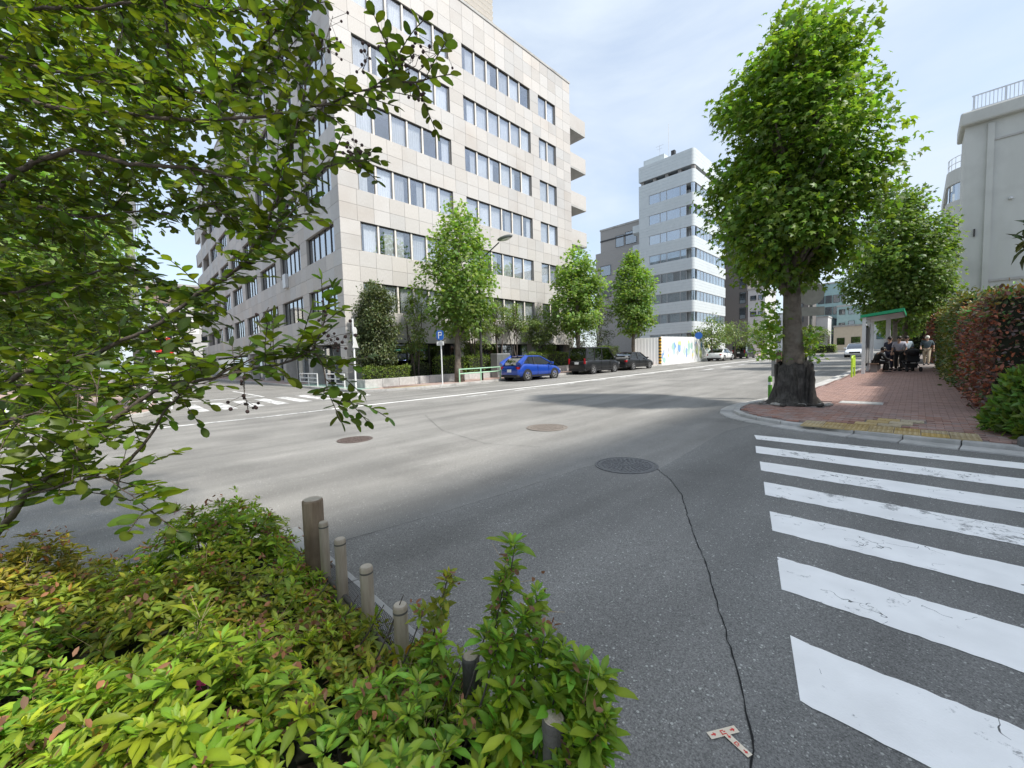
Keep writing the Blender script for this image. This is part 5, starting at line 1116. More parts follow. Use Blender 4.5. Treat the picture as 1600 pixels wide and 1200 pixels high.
# ---------------- vehicles
M_TYRE = mat('tyre', (.018,.018,.018), rough=.85); M_RIM = mat('alloy_rim', (.55,.55,.56), rough=.3, metal=.8); M_BLK = mat('black_trim', (.02,.02,.021), rough=.45); M_CGL = glass_mat('car_glass', (.06,.065,.07), .1, .7); M_TAIL = mat('tail_lamp', (.35,.01,.015), rough=.15); M_HEAD = mat('head_lamp', (.75,.78,.8), rough=.1, spec=.8); M_PLATE = mat('number_plate', (.8,.8,.78), rough=.5); M_SEAT = mat('car_seat', (.05,.05,.055), rough=.9)
def car(name, label, loc, rz, L_, W_, H_, paint, top, cabin, xw, wr, group, cat='car', van=False):
    t = thing(name, label, cat, loc, rz, group); hw = W_/2; n = 30
    xs = [-L_/2+L_*(.5-.5*math.cos(math.pi*i/(n-1))) for i in range(n)]; tx, tz = [p[0] for p in top], [p[1] for p in top]
    mb = MB(); k = 9
    for x in xs:
        e = min(1, max(0, (L_/2-abs(x))/.55)); w_ = hw*(.8+.2*math.sqrt(1-(1-e)**2)); zt = float(np.interp(x, tx, tz)); zb = .2+.1*(1-e)
        for (fy, fz) in ((0,0),(.86,0),(.97,.12),(1,.36),(.985,.62),(.955,.84),(.88,.97),(.6,1.0),(0,1.01)): mb.v.append((x, w_*fy, zb+(zt-zb)*fz))
        for (fy, fz) in ((.6,1.0),(.88,.97),(.955,.84),(.985,.62),(1,.36),(.97,.12),(.86,0)): mb.v.append((x, -w_*fy, zb+(zt-zb)*fz))
    m_ = 16
    for i in range(n-1):
        for j in range(m_): mb.f.append((i*m_+j, (i+1)*m_+j, (i+1)*m_+(j+1) % m_, i*m_+(j+1) % m_))
    mb.f.append(tuple(range(m_))); mb.f.append(tuple((n-1)*m_+j for j in range(m_-1,-1,-1))); part('body', mb, paint, t, False, smooth=True)
    xr0, xr1, xf1, xf0, zb, zr = cabin; wb, wt = hw*.9, hw*(.74 if not van else .84)
    mb = MB(); nn = 22
    for i in range(nn):
        x = xr0+(xf0-xr0)*i/(nn-1); f = min(1, max(0, (x-xr0)/max(xr1-xr0,.01)), max(0, (xf0-x)/max(xf0-xf1,.01))) if x < xr1 or x > xf1 else 1
        f = math.sin(f*math.pi/2)**.9; zt = zb-.03+(zr-.03-zb)*f; wq = wb+(wt-wb)*f
        mb.v += [(x,wb,zb-.04),(x,wq,zt),(x,wq*.8,zt+.015*f),(x,-wq*.8,zt+.015*f),(x,-wq,zt),(x,-wb,zb-.04)]
    for i in range(nn-1):
        for j in range(5): mb.f.append((i*6+j, (i+1)*6+j, (i+1)*6+j+1, i*6+j+1))
    mb.f.append(tuple(range(6))); mb.f.append(tuple((nn-1)*6+j for j in range(5,-1,-1))); part('windows', mb, M_CGL, t, False, smooth=False)
    mb = MB(); nx = 10
    for i in range(nx):
        x = xr1-.12+(xf1-xr1+.2)*i/(nx-1); q = 1-((i/(nx-1)-.5)*2)**4*.5; z = zr-.035+.035*q
        mb.v += [(x,wt+.015,z-.05),(x,wt*.9,z),(x,0,z+.02),(x,-wt*.9,z),(x,-wt-.015,z-.05)]
    for i in range(nx-1):
        for j in range(4): mb.f.append((i*5+j, (i+1)*5+j, (i+1)*5+j+1, i*5+j+1))
    o = part('roof', mb, paint, t, False, smooth=True); md = o.modifiers.new('solid', 'SOLIDIFY'); md.thickness = .03
    for s in (-1, 1):
        mb = MB(); mb.tube([(xf0,s*wb,zb-.02),(xf1,s*(wt+.005),zr-.04)], [.045,.035], 6); part('pillar', mb, paint, t, False)
        mb = MB(); mb.tube([(xr0,s*wb,zb-.02),(xr1,s*(wt+.005),zr-.04)], ([.2,.13] if L_ < 4.2 else [.09,.06]) if not van else [.06,.05], 8); part('pillar', mb, paint, t, False)
        for q in ((.45,) if not van else (.33,.66)):
            x = xr1+(xf1-xr1)*q; mb = MB(); mb.tube([(x,s*(wb+.004),zb-.02),(x,s*(wt+.01),zr-.05)], .035, 6); part('pillar', mb, M_BLK, t, False)
        mb = MB(); mb.cbox((xf0-.25,s*(hw+.06),zb+.06), (.06,.09,.06)); o = part('mirror', mb, paint, t, False); bevel(o, .03, 2)
        for x in (xw[0]*.2-.1, xw[1]*.55): mb = MB(); mb.cbox((x,s*(hw*.992),.62), (.006,.012,.28)); part('door_seam', mb, M_BLK, t, False)
        mb = MB(); mb.cbox((0,s*(hw*.985),.29), (L_*.26,.02,.05)); part('sill_trim', mb, M_BLK, t, False)
        zt = float(np.interp(-L_/2+.1, tx, tz)); mb = MB()
        if van: mb.cbox((-L_/2+.02,s*hw*.8,zt*.92), (.05,.06,.2))
        else: mb.cbox((-L_/2+.1,s*hw*.72,zt*.8), (.1,.16,.075), rz=s*.25)
        o = part('tail_lamp', mb, M_TAIL, t, False); bevel(o, .02, 2)
        mb = MB(); mb.cbox((L_/2-.16,s*hw*.68,float(np.interp(L_/2-.1, tx, tz))*.88), (.13,.17,.065), rz=-s*.35); o = part('headlight', mb, M_HEAD, t, False); bevel(o, .025, 2)
        for x in xw:
            RY = Matrix.Rotation(math.pi/2, 3, 'X'); cy = s*(hw-.1); Q = Matrix.Rotation(-s*math.pi/2, 3, 'X')
            mb = MB(); mb.lathe([(wr+.06,-.05),(wr+.06,.108),(wr-.02,.108),(wr-.02,-.05)], (x,cy,wr), 24, Q); part('wheel_arch', mb, M_BLK, t, False)
            mb = MB(); mb.lathe([(wr*.66,-.1),(wr*.94,-.1),(wr,-.06),(wr,.08),(wr*.95,.115),(wr*.68,.118),(wr*.66,.09)], (x,cy,wr), 24, Q); o = part('wheel', mb, M_TYRE, t, False, smooth=True)
            mb = MB(); mb.lathe([(wr*.68,.06),(wr*.66,.118),(wr*.6,.118),(wr*.58,.05),(0,.05)], (x,cy,wr), 24, Q)
            for a in range(5):
                an = a*1.2566; c_ = Vector((wr*.33*math.cos(an), wr*.33*math.sin(an), .095)); mb.cbox(Vector((x,cy,wr))+Q@c_, (wr*.32,wr*.07,.015), M=Q@Matrix.Rotation(an,3,'Z'))
            part('rim', mb, M_RIM, o, False)
    mb = MB(); mb.cbox((-L_/2-.012,0,.62 if not van else .8), (.012,.17,.085)); part('number_plate', mb, M_PLATE, t, False)
    mb = MB(); mb.cbox((L_/2+.005,0,.42), (.012,.17,.085)); part('number_plate', mb, M_PLATE, t, False)
    mb = MB(); mb.cbox((-L_/2+.1,0,.3), (.12,hw*.86,.08)); o = part('rear_bumper', mb, M_BLK, t, False); bevel(o, .04, 2)
    mb = MB(); mb.cbox((L_/2-.06,0,.5), (.08,hw*.5,.09)); part('grille', mb, M_BLK, t, False)
    mb = MB(); 
    for sx in (-.25,.35):
        for s in (-1,1): mb.cbox((sx*1.9-.1,s*hw*.42,.85), (.09,.22,.32)); mb.cbox((sx*1.9-.12,s*hw*.42,1.22), (.05,.11,.09))
    part('seats', mb, M_SEAT, t, False)
    return t
def cpaint(nm, c, met=.3, coat=1.0): return mat(nm, c, rough=.32 if met or c[0] > .1 else .45, metal=met, coat=coat)
CG = 'cars parked along the far kerb'
def cy(px, X): return float(onX(px, 585, X)[1])
hatch_top = [(-2.03,.8),(-1.93,.98),(-1.5,1.06),(.0,.99),(.95,.95),(1.45,.86),(1.85,.72),(2.03,.52)]
YAWC = math.pi/2
y_ = cy(846,-16.5); car('hatchback', 'blue hatchback parked at the far kerb', (-17.3,y_,gz(y_)), YAWC, 4.06, 1.7, 1.5, cpaint('blue_paint', (.008,.055,.36), .3), hatch_top, (-1.98,-1.2,.1,1.2,.99,1.5), (-1.3,1.24), .33, CG)
y_ = cy(944,-16.5); car('minivan', 'black minivan parked between the blue hatchback and the black sedan', (-17.3,y_,gz(y_)), YAWC, 4.7, 1.72, 1.93, cpaint('black_paint', (.004,.0045,.006), .0, .25), [(-2.35,.9),(-2.25,1.02),(-1.5,1.05),(.8,1.04),(1.6,.98),(2.15,.85),(2.35,.6)], (-2.3,-2.12,.75,1.6,1.02,1.93), (-1.45,1.42), .32, CG, 'minivan', True)
y_ = cy(1001,-16.5); car('sedan', 'black sedan parked farthest along, before the white hoarding', (-17.3,y_,gz(y_)), YAWC, 4.75, 1.82, 1.45, cpaint('black_paint_sedan', (.005,.005,.006), .0, .3), [(-2.38,.78),(-2.25,.95),(-1.6,1.0),(.0,.93),(1.0,.92),(1.6,.84),(2.1,.7),(2.38,.5)], (-1.95,-1.1,.2,1.15,.93,1.45), (-1.4,1.42), .33, CG)
y_ = cy(1137,-16.0); car('sedan', 'white sedan parked before the painted hoarding', (-16.8,y_,gz(y_)), YAWC, 4.75, 1.8, 1.45, cpaint('white_paint', (.72,.73,.74), 0), [(-2.38,.8),(-2.25,.95),(-1.6,1.0),(.0,.93),(1.0,.92),(1.6,.84),(2.1,.7),(2.38,.5)], (-1.95,-1.1,.2,1.15,.93,1.45), (-1.4,1.42), .33, CG)
y_ = cy(1174,-15.6); car('minivan', 'black van parked in front of the white sedan', (-16.5,y_,gz(y_)), YAWC, 4.8, 1.75, 1.95, cpaint('black_paint_van', (.005,.005,.006), .0, .6), [(-2.4,.9),(-2.3,1.02),(-1.5,1.05),(.8,1.04),(1.6,.98),(2.15,.85),(2.4,.6)], (-2.35,-2.15,.75,1.6,1.02,1.95), (-1.45,1.42), .33, CG, 'van', True)
y_ = cy(1338,-4.6); car('sedan', 'white car driving towards the camera beside the bus shelter', (-4.6,y_,gz(y_)), -math.pi/2, 4.5, 1.78, 1.48, cpaint('white_paint_b', (.7,.72,.76), .1), [(-2.25,.78),(-2.1,.95),(-1.5,1.0),(.0,.93),(1.0,.92),(1.5,.84),(2.0,.7),(2.25,.5)], (-1.95,-1.1,.2,1.15,.93,1.48), (-1.35,1.35), .32, 'cars on the avenue')
# ---------------- street furniture
M_WMET = mat('white_post', (.6,.61,.61), (.68,.69,.69), 6, .45); M_BLUE = mat('sign_blue', (.02,.12,.45), rough=.4); M_GRN = mat('rail_green', (.32,.55,.38), (.38,.6,.43), 6, .5); M_SHG = mat('shelter_green', (.01,.3,.13), rough=.35); M_GREY = mat('grey_paint', (.2,.205,.21), (.25,.255,.26), 3, .5); M_YG = mat('yellow_green', (.42,.62,.05), rough=.45); M_SIGNB = mat('sign_back', (.13,.14,.135), (.18,.19,.185), 6, .5, metal=.3); M_POLE = mat('dark_pole', (.035,.033,.032), rough=.5); M_BRN = mat('brown_board', (.13,.08,.055), (.17,.11,.08), 8, .7)
# planter in front of the building
pl = thing('stone_planter', 'long low stone planter along the granite building front', 'planter', (-21,14,.1))
k = 0
for y in np.arange(9.2,19.2,1.0):
    mb = MB(); z = gz(y)+.12; mb.box(-20.66,-20.46,y+.006,y+.994,z,z+.46); o = part('block', mb, M_CONC2, pl); bevel(o, .015)
for x in np.arange(-23.0,-20.7,.75): mb = MB(); mb.box(x+.006,min(x+.744,-20.67),9.2,9.4,.2,.66); part('block', mb, M_CONC2, pl)
mb = MB(); mb.box(-23,-20.67,9.42,35,.2,.52); part('soil', mb, M_SOIL, pl)
for y in np.arange(21.5,35,1.2): mb = MB(); z = gz(y)+.1; mb.box(-20.66,-20.46,y+.006,y+1.19,z,z+.5); part('block', mb, M_CONC2, pl)
# parking sign
X = -18.5; y = float(onX(690,560,X)[1]); z = gz(y)+.12
t = thing('parking_sign', 'blue parking sign with white P on a white post', 'sign', (X,y,z)); mb = MB(); mb.tube([(0,0,0),(0,0,3.0)], .035, 10); part('post', mb, M_WMET, t, False)
def rr2(w_, h_, r_, n=5):
    pts = []
    for cx, cz, a0 in ((w_-r_,h_-r_,0),(-w_+r_,h_-r_,1),(-w_+r_,-h_+r_,2),(w_-r_,-h_+r_,3)):
        for i in range(n+1): a = math.pi/2*(a0+i/n); pts.append((cx+r_*math.cos(a), cz+r_*math.sin(a)))
    return pts
def plate(mb, c, pts, th, rz):
    M = Matrix.Rotation(rz,3,'Z'); n = len(pts); vs = [Vector(c)+M@Vector((p[0],-th,p[1])) for p in pts]+[Vector(c)+M@Vector((p[0],th,p[1])) for p in pts]
    return mb.add(vs, [tuple(range(n)), tuple(range(2*n-1,n-1,-1))]+[(i,n+i,n+(i+1) % n,(i+1) % n) for i in range(n)])
SA = .35
mb = MB(); plate(mb, (0,-.05,2.72), rr2(.23,.27,.14), .012, SA); o = part('sign_face', mb, M_BLUE, t, False)
M3 = Matrix.Rotation(SA,3,'Z')
def sbar(mb, c, u0, u1, v0, v1, dd=-.017): mb.add([Vector(c)+M3@Vector((u,dd,v)) for u, v in ((u0,v0),(u1,v0),(u1,v1),(u0,v1))], [(0,1,2,3)])
mb = MB(); c = (0,-.05,2.72); sbar(mb,c,-.11,-.055,-.18,.18); sbar(mb,c,-.055,.08,.13,.18); sbar(mb,c,-.055,.08,-.02,.03); sbar(mb,c,.08,.125,-.02,.18); part('letter', mb, M_PLATE, o, False)
mb = MB(); plate(mb, (0,-.05,2.27), rr2(.23,.11,.02), .01, SA); o = part('sub_plate', mb, M_PLATE, t, False); mb = MB(); c = (0,-.05,2.27)
for r_ in range(3): sbar(mb, c, -.2+.05*r_, .2-.03*r_, -.075+r_*.065, -.045+r_*.065)
part('text', mb, M_GREY, o, False)
# white pole with signs seen from behind at the building corner
X = -19.5; y = float(onX(556,600,X)[1]); z = gz(y)+.12
t = thing('white_sign_pole', 'slim white pole with sign backs at the granite building corner', 'sign', (X,y,z)); mb = MB(); mb.tube([(0,0,0),(0,0,3.55)], .045, 10); part('post', mb, M_WMET, t, False)
mb = MB(); plate(mb, (.05,.06,2.35), [(-.28,-.22),(.28,-.22),(0,.3)], .01, -.9); part('triangle_plate', mb, M_WMET, t, False); mb = MB(); plate(mb, (.05,.06,2.95), [(.2*math.cos(a),.2*math.sin(a)) for a in np.linspace(0,6.28,17)[:-1]], .01, -.9); part('round_plate', mb, M_WMET, t, False)
# no entry sign
p = at(275,541,14.0); t = thing('no_entry_sign', 'round red no entry sign behind the left hand leaves', 'sign', (p[0],p[1]-.3,.12)); h = p[2]-.12
mb = MB(); mb.tube([(0,.05,0),(0,.05,h+.5)], .035, 8); part('post', mb, M_WMET, t, False)
M3 = Matrix.Rotation(1.45,3,'Z'); mb = MB(); plate(mb, (.05,0,h), [(.31*math.cos(a),.31*math.sin(a)) for a in np.linspace(0,6.28,25)[:-1]], .01, 1.45); o = part('sign_face', mb, mat('sign_red', (.6,.02,.02), rough=.4), t, False); mb = MB(); sbar(mb, (.05,0,h), -.21,.21,-.055,.055); part('bar', mb, M_PLATE, o, False)
# street lamp
X, y = -18.9, 15.97; z = gz(y)+.12; t = thing('street_lamp', 'dark street lamp with curved arm above the nearest far plane tree', 'street lamp', (X,y,z))
mb = MB(); mb.tube([(0,0,0),(0,0,2),(0,0,6.3),(.08,.0,6.9),(.5,.0,7.4),(1.9,.0,7.95)], [.1,.075,.06,.05,.04,.035], 10); part('pole', mb, M_POLE, t, False, smooth=True)
mb = MB(); mb.ball((2.4,0,8.1), (.62,.2,.13), 12, 6); o = part('lamp_head', mb, M_SIGNB, t, False, smooth=True); mb = MB(); mb.ball((2.45,0,8.03), (.42,.14,.1), 10, 5); part('lens', mb, mat('lamp_lens', (.6,.6,.55), rough=.2), o, False, smooth=True)
# green guard rail before the planter
def guard(name, label, p0, p1, n, hts, rm, pm, h, r_=.03):
    p0, p1 = Vector(p0), Vector(p1); t = thing(name, label, 'guard rail', p0)
    for i in range(n+1):
        q = p0.lerp(p1, i/n); q.z = gz(q.y)+.12; mb = MB(); mb.tube([q, q+Vector((0,0,h))], r_*1.25, 8); part('post', mb, pm, t)
    for z in hts:
        mb = MB(); a, b = p0.copy(), p1.copy(); a.z = gz(a.y)+.12+z; b.z = gz(b.y)+.12+z; mb.tube([a, b], r_, 8); part('rail', mb, rm, t)
    return t
guard('green_guard_rail', 'pale green two rail guard fence left of the blue car', (-18.7,14.1,0), (-18.7,20.6,0), 4, (.5,.76), M_GRN, M_GRN, .8, .032)
guard('white_guard_rail', 'white guard rail by the shaded building entrance', (-24.6,8.75,0), (-22.0,8.75,0), 2, (.25,.5,.78), M_WMET, M_WMET, .8)
guard('white_guard_rail', 'white guard rail left of the other one along the shaded side', (-29.5,8.75,0), (-26.2,8.75,0), 2, (.25,.5,.78), M_WMET, M_WMET, .8)
guard('white_guard_rail', 'white guard rail on the corner across the avenue near the zebra', (-19.0,.55,0), (-22.5,.85,0), 3, (.25,.5,.78), M_WMET, M_WMET, .8)
guard('white_guard_rail', 'farthest white guard rail beside the far side street mouth', (-24.5,.85,0), (-29,.85,0), 3, (.25,.5,.78), M_WMET, M_WMET, .8)
guard('green_guard_rail', 'yellow green kerb rail on the left far pavement', (-17.0,-9,0), (-17.0,-2.2,0), 4, (.4,.7), M_YG, M_WMET, .78)
# grey cabinet
y0 = float(onX(786,585,-19.9)[1]); z = gz(y0)+.12; t = thing('utility_cabinet', 'dark grey utility cabinet between hedge and blue car', 'cabinet', (-20.1,y0,z)); mb = MB(); mb.cbox((0,0,.82), (.35,.62,.8)); o = part('case', mb, M_GREY, t, False); bevel(o, .03, 2)
for s in (-1,1): mb = MB(); mb.cbox((.356,s*.3,.85), (.006,.28,.7)); part('door', mb, M_SIGNB, t, False)
# utility pole and wires
t = thing('utility_pole', 'pale concrete utility pole with wires behind the left hand leaves', 'utility pole', (-20.6,.55,.12)); mb = MB(); mb.lathe([(.17,0),(.12,10.4),(0,10.42)], n=14); part('pole', mb, M_CONC, t, False, smooth=True)
for z in (9.3,8.6): mb = MB(); mb.cbox((0,0,z), (.05,.9,.05)); o = part('crossarm', mb, M_SIGNB, t, False)
mb = MB(); mb.lathe([(.24,6.6),(.26,6.7),(.26,7.5),(.2,7.6),(0,7.62)], (.35,0,0), 12); part('transformer', mb, M_GREY, t, False)
for k, (yy, zz_) in enumerate(((-.8,9.4),(0,9.4),(.8,9.4),(-.5,8.7),(.6,8.7))):
    mb = MB(); mb.tube([(-70+s*50*1.0, yy, zz_-1.1*math.sin(math.pi*s)) for s in np.linspace(0,1.4,15)], .012, 4); part('wire', mb, M_POLE, t, False)
# things beside the big plane tree
X, y = -2.05, 13.5; z = gz(y)+.08; p = np.array([X,y]); t = thing('round_sign', 'round sign and plate seen from behind, right of the plane trunk', 'sign', (X,y,z))
q = at(1263,470,depth((X,y,1))); mb = MB(); mb.tube([(0,0,0),(0,0,3.25)], .035, 10); part('post', mb, M_SIGNB, t, False)
mb = MB(); plate(mb, (0,-.05,2.85), [(.31*math.cos(a),.31*math.sin(a)) for a in np.linspace(0,6.28,29)[:-1]], .01, .5); part('round_plate', mb, M_SIGNB, t, False); mb = MB(); plate(mb, (0,-.05,2.37), rr2(.32,.12,.02), .01, .5); part('plate', mb, M_SIGNB, t, False)
q = gnd(1214,620,.08); t = thing('notice_board', 'small brown notice board on stakes left of the plane trunk', 'sign', q); mb = MB(); mb.cbox((.04,0,1.05), (.06,.03,.27)); part('board', mb, M_BRN, t, False)
for s in (-1,1): mb = MB(); mb.cbox((.04+s*.06,.05,.65), (.018,.018,.65)); part('leg', mb, M_POLE, t, False)
mb = MB(); mb.cbox((-.1,.02,.95), (.05,.015,.36)); part('side_board', mb, M_CONC, t, False)
q = gnd(1203,625,.08); t = thing('marker_post', 'yellow green marker post by the tree sacking', 'post', q); mb = MB(); mb.lathe([(.05,0),(.05,.62),(.03,.66),(0,.67)], n=12); part('post', mb, mat('marker_green', (.1,.3,.03), rough=.5), t, False); mb = MB(); mb.lathe([(.052,.42),(.052,.5)], n=12); part('band', mb, M_PLATE, t, False)
p = at(1197,556,46); t = thing('site_marker', 'lime green framed site marker beyond the plane trunk', 'sign', (p[0],p[1],gz(p[1])))
mb = MB(); w0 = .5
for a, b, c_, d in ((-w0,-w0+.12,0,1.5),(w0-.12,w0,0,1.5),(-w0+.121,w0-.121,1.38,1.5),(-w0+.121,w0-.121,.66,.8),(-w0+.121,w0-.121,.05,.2)): mb.box(a,b,-.04,.04,c_,d)
part('frame', mb, M_YG, t, False)
mb = MB(); q = at(1083,534,62); t = thing('blue_round_sign', 'blue round sign on a post before the painted hoarding', 'sign', (-17.6,float(onX(1092,535,-17.6)[1]),gz(50)+.12)); mb.tube([(0,0,0),(0,0,3.2)], .04, 8); part('post', mb, M_WMET, t, False); mb = MB(); plate(mb, (0,-.06,2.9), [(.4*math.cos(a),.4*math.sin(a)) for a in np.linspace(0,6.28,25)[:-1]], .01, .3); part('sign_face', mb, M_BLUE, t, False)
# bus shelter
SX, SY_ = -1.78, 24.6; z = gz(SY_)+.08; bs = thing('bus_shelter', 'green roofed bus shelter on the right hand pavement', 'bus shelter', (SX,SY_,z))
mb = MB(); mb.add([(-.1,0,2.62),(1.35,0,2.78),(1.35,5.2,2.84),(-.1,5.2,2.7),(-.1,0,2.74),(1.35,0,2.93),(1.35,5.2,2.99),(-.1,5.2,2.82)], [(0,3,2,1),(4,5,6,7),(0,1,5,4),(1,2,6,5),(2,3,7,6),(3,0,4,7)]); o = part('roof', mb, M_SHG, bs, False)
mb = MB(); mb.add([(-.04,.06,2.6),(1.29,.06,2.745),(1.29,5.14,2.8),(-.04,5.14,2.66)], [(0,1,2,3)]); part('soffit', mb, M_WMET, o, False)
for yy in (.15,2.6,5.0): mb = MB(); mb.box(-.03,.1,yy-.07,yy+.07,0,2.65); part('post', mb, M_WMET, bs, False)
mb = MB(); mb.box(0,.06,.24,2.5,.35,2.3); part('glass_panel', mb, M_CGL, bs, False); mb = MB(); mb.box(-.02,.09,.9,2.0,.5,2.2); part('poster_case', mb, M_GREY, bs, False); mb = MB(); mb.box(.62,.8,3.9,4.1,0,2.72); part('post', mb, M_WMET, bs, False)
mb = MB(); mb.box(.15,.5,1.2,4.4,.42,.47); o = part('bench_seat', mb, M_BRN, bs, False)
for yy in (1.4,2.8,4.2): mb = MB(); mb.box(.2,.45,yy-.03,yy+.03,0,.418); part('bench_leg', mb, M_GREY, bs, False)
q = gnd(1337,589,.08); t = thing('kerb_barrier', 'lime green kerb barrier left of the bus shelter post', 'barrier', q); mb = MB(); mb.tube([(-.1,-.4,0),(-.1,-.4,.82),(-.1,-.3,.9),(-.1,.5,.9),(-.1,.6,.82),(-.1,.6,0)], .035, 8); mb.tube([(-.1,-.4,.45),(-.1,.6,.45)], .03, 8); part('frame', mb, M_YG, t, False); mb = MB(); mb.box(-.13,-.07,-.36,.56,.5,.84); part('panel', mb, M_YG, t, False)
mb = MB(); mb.box(.72,1.1,31.2,32.2,gz(31),gz(31)+.95); t = single('grey_box', mb, M_GREY, 'grey box against the hedge right of the walking man', 'box'); bevel(t, .03)

# ---------------- people
M_SKIN = mat('skin', (.45,.28,.2), rough=.6); M_HAIR = mat('hair', (.015,.012,.011), rough=.6)
def skin(name, verts, edges, rad, mt_, parent, sub=1):
    me = bpy.data.meshes.new(name); me.from_pydata(verts, edges, []); o = bpy.data.objects.new(name, me); _fin(o, parent, False)
    md = o.modifiers.new('skin', 'SKIN'); md.use_smooth_shade = True
    if not me.skin_vertices: me.attributes.new('skin_tmp', 'FLOAT', 'POINT')
    sv = me.skin_vertices[0].data if me.skin_vertices else None
    if sv:
        for i, r_ in enumerate(rad): sv[i].radius = (r_, r_) if not hasattr(r_, '__len__') else r_; sv[i].use_root = (i == 0)
    s_ = o.modifiers.new('sub', 'SUBSURF'); s_.levels = sub; s_.render_levels = sub
    me.materials.append(mt_); return o
def person(label, loc, rz, J, cols, cap=None, skirt=False, long=False):
    t = thing('person', label, 'person', loc, rz, 'people at the bus stop'); K = list(J)
    V = [J[k] for k in K]; I = {k: i for i, k in enumerate(K)}
    RB = dict(pel=.1,chest=.12,neck=.05,head=.095,top=.07,shL=.06,shR=.06,elL=.042,elR=.042,wrL=.03,wrR=.03,hipL=.085,hipR=.085,knL=.06,knR=.06,anL=.042,anR=.042,toL=.035,toR=.035)
    E = [('pel','chest'),('chest','neck'),('neck','head'),('head','top')]
    for s in 'LR': E += [('chest','sh'+s),('sh'+s,'el'+s),('el'+s,'wr'+s),('pel','hip'+s),('hip'+s,'kn'+s),('kn'+s,'an'+s),('an'+s,'to'+s)]
    verts = [tuple(v) for v in V]; ed = [(I[a],I[b]) for a, b in E]; rad = [RB[k] for k in K]
    for s in 'LR':
        w_ = Vector(J['wr'+s]); d = (w_-Vector(J['el'+s])).normalized(); sd_ = d.cross(Vector((0,1,0.2))).normalized(); pi_ = len(verts); verts.append(tuple(w_+d*.07)); rad.append(.03); ed.append((I['wr'+s], pi_))
        for f in range(4): verts.append(tuple(w_+d*(.13+.012*(f in (1,2)))+sd_*(f-1.5)*.021)); rad.append(.009); ed.append((pi_, len(verts)-1))
        verts.append(tuple(w_+d*.07+sd_*.055)); rad.append(.01); ed.append((I['wr'+s], len(verts)-1))
    body = skin('body', verts, ed, rad, M_SKIN, t)
    def cloth(nm, ks, es, grow, mt_): 
        ii = {k: i for i, k in enumerate(ks)}; skin(nm, [tuple(J[k]) for k in ks], [(ii[a],ii[b]) for a, b in es], [RB[k]+grow.get(k, .018) for k in ks], mt_, t)
    arm = ['shL','shR','elL','elR']+(['wrL','wrR'] if long else []); es = [('pel','chest'),('chest','shL'),('chest','shR'),('shL','elL'),('shR','elR')]+([('elL','wrL'),('elR','wrR')] if long else [])
    cloth('jacket' if long else 'shirt', ['pel','chest']+arm, es, {'pel':.035,'chest':.035,'shL':.022,'shR':.022}, cols[0])
    cloth('trousers', ['pel','hipL','hipR','knL','knR','anL','anR'], [('pel','hipL'),('pel','hipR'),('hipL','knL'),('hipR','knR'),('knL','anL'),('knR','anR')], {'pel':.03,'anL':.02,'anR':.02}, cols[1])
    for s in 'LR':
        mb = MB(); a, b = Vector(J['an'+s]), Vector(J['to'+s]); mb.tube([a+(a-b)*.35-Vector((0,0,.035)), (a+b)/2-Vector((0,0,.02)), b+(b-a)*.15], [.045,.055,.04], 8); part('shoe', mb, M_BLK, t, False, smooth=True)
    h, tp = Vector(J['head']), Vector(J['top']); up_ = (tp-h).normalized()
    mb = MB(); c = h+up_*.05; mb.ball(c-Vector((0,.022,0)), (.1,.108,.115), 12, 8); part('hair', mb, M_HAIR if cap is None else cap, t, False, smooth=True)
    if cap is not None: mb = MB(); mb.cbox(c+Vector((0,.13,.03)), (.075,.07,.008)); part('cap_brim', mb, cap, t, False)
    mb = MB(); mb.ball(h+Vector((0,.105,.0)), (.014,.02,.018), 6, 4)
    for s in (-1,1): mb.ball(h+Vector((s*.095,0,0)), (.012,.025,.03), 6, 4)
    mb.ball(h+Vector((0,.095,-.055)), (.025,.008,.006), 6, 4); part('face', mb, M_SKIN, t, False, smooth=True)
    mb = MB()
    for s in (-1,1): mb.ball(h+Vector((s*.034,.093,.025)), (.012,.008,.007), 6, 4)
    part('eyes', mb, M_HAIR, t, False, smooth=True); return t
ST = dict(pel=(0,0,.95),chest=(0,.0,1.27),neck=(0,.01,1.45),head=(0,.03,1.57),top=(0,.03,1.66),shL=(-.19,0,1.38),shR=(.19,0,1.38),elL=(-.25,-.03,1.12),elR=(.25,-.03,1.12),wrL=(-.25,.08,.9),wrR=(.25,.08,.9),hipL=(-.09,0,.9),hipR=(.09,0,.9),knL=(-.1,.03,.5),knR=(.1,.03,.5),anL=(-.1,0,.09),anR=(.1,0,.09),toL=(-.12,.15,.04),toR=(.12,.15,.04))
WK = dict(ST); WK.update(knL=(-.09,.2,.52),anL=(-.09,.3,.12),toL=(-.1,.44,.08),knR=(.1,-.02,.5),anR=(.1,-.26,.14),toR=(.11,-.14,.04),elL=(-.26,-.12,1.14),wrL=(-.27,-.04,.92),elR=(.26,.04,1.13),wrR=(.24,.22,1.0))
SI = dict(ST); SI.update(pel=(0,0,.52),chest=(0,.13,.84),neck=(0,.24,1.0),head=(0,.32,1.1),top=(0,.35,1.19),shL=(-.19,.18,.93),shR=(.19,.18,.93),elL=(-.24,.32,.68),elR=(.24,.32,.68),wrL=(-.15,.52,.62),wrR=(.15,.52,.62),hipL=(-.1,.03,.5),hipR=(.1,.03,.5),knL=(-.14,.46,.5),knR=(.14,.46,.5),anL=(-.13,.4,.09),anR=(.13,.4,.09),toL=(-.15,.55,.04),toR=(.15,.55,.04))
def cl(n_, c): return mat('cloth_'+n_, c, tuple(q*1.35 for q in c), 20, .9)
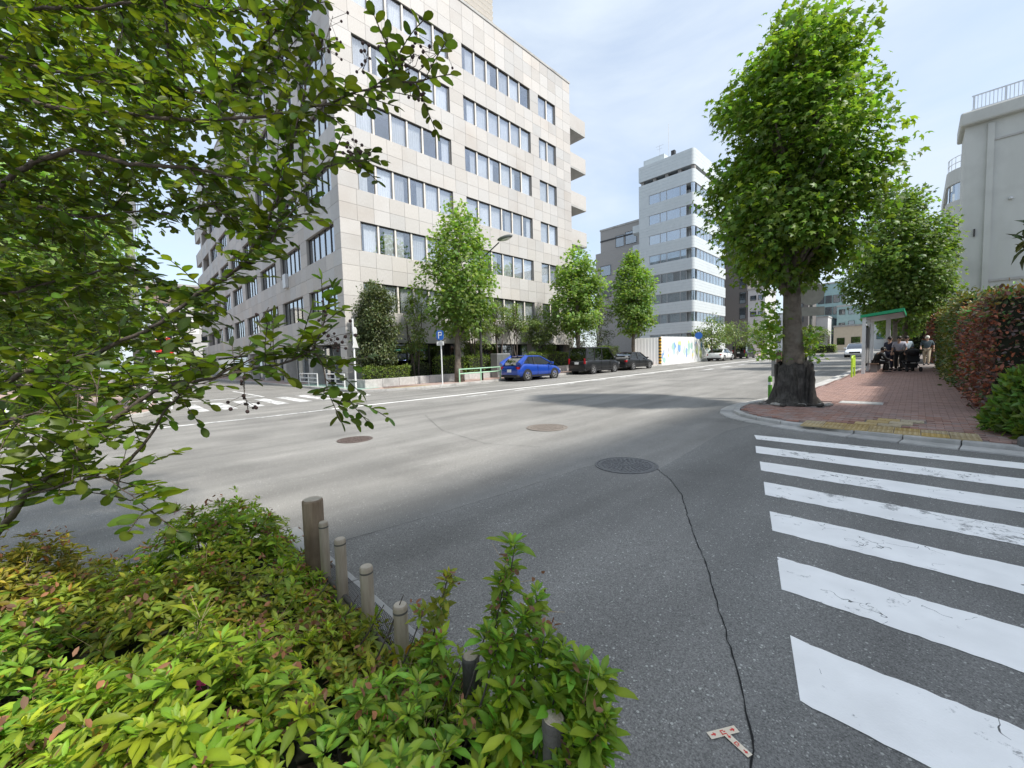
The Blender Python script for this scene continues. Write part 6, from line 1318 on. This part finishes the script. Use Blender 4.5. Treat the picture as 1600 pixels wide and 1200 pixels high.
C_SUIT, C_NAVY, C_LIL, C_LBL, C_TAN, C_GRY = cl('black', (.012,.012,.013)), cl('navy', (.02,.022,.04)), cl('lilac', (.36,.36,.42)), cl('pale_blue', (.38,.46,.52)), cl('khaki', (.3,.25,.18)), cl('teal', (.06,.085,.1))
def pz(x, y): return (x, y, gz(y)+.09)
SYB = SY_
person('person in black suit seated bent forward on the shelter bench', (SX+.35,SYB+1.75,gz(SYB)+.08), -1.15, SI, (C_SUIT,C_SUIT), long=True)
person('person in dark clothes standing behind the seated one under the shelter', pz(-.98,28.3), 2.6, ST, (C_NAVY,C_NAVY), long=True)
person('person in lilac grey top standing under the shelter, left of the pale blue one', pz(-.62,27.6), 2.9, ST, (C_LIL,C_SUIT))
person('person in pale blue top and black trousers at the right end of the shelter', pz(-.38,28.2), -2.8, ST, (C_LBL,C_SUIT))
person('person walking towards the camera in white cap, dark top and khaki trousers', pz(.41,33.6), math.pi*.98, WK, (C_GRY,C_TAN), cap=cl('cap_white', (.6,.6,.55)))
# black pushchair beside the waiting people
q = pz(-.22,26.9); t = thing('pushchair', 'black pushchair standing in front of the waiting people', 'pushchair', q, .4)
for sx in (-.25,.25):
    for sy in (-.35,.35): mb = MB(); mb.lathe([(.05,-.025),(.11,-.025),(.11,.025),(.05,.025)], (sx,sy,.11), 14, Matrix.Rotation(math.pi/2,3,'Y')); part('wheel', mb, M_TYRE, t, False)
    mb = MB(); mb.tube([(sx,.38,.12),(sx,-.1,.55),(sx,-.45,1.0),(sx,-.55,1.02)], .016, 6); mb.tube([(sx,-.35,.12),(sx,.1,.5)], .016, 6); part('frame', mb, M_POLE, t, False)
mb = MB(); mb.cbox((0,0,.5), (.22,.25,.05)); mb.cbox((0,-.22,.75), (.22,.05,.28), M=Matrix.Rotation(-.35,3,'X')); part('seat', mb, C_SUIT, t, False); mb = MB(); mb.ball((0,-.15,.92), (.25,.3,.2), 12, 6); part('hood', mb, C_SUIT, t, False, smooth=True)
mb = MB(); mb.tube([(-.25,-.55,1.02),(.25,-.55,1.02)], .018, 6); part('handle', mb, M_POLE, t, False); mb = MB(); mb.cbox((0,.05,.28), (.2,.25,.1)); part('basket', mb, C_SUIT, t, False)
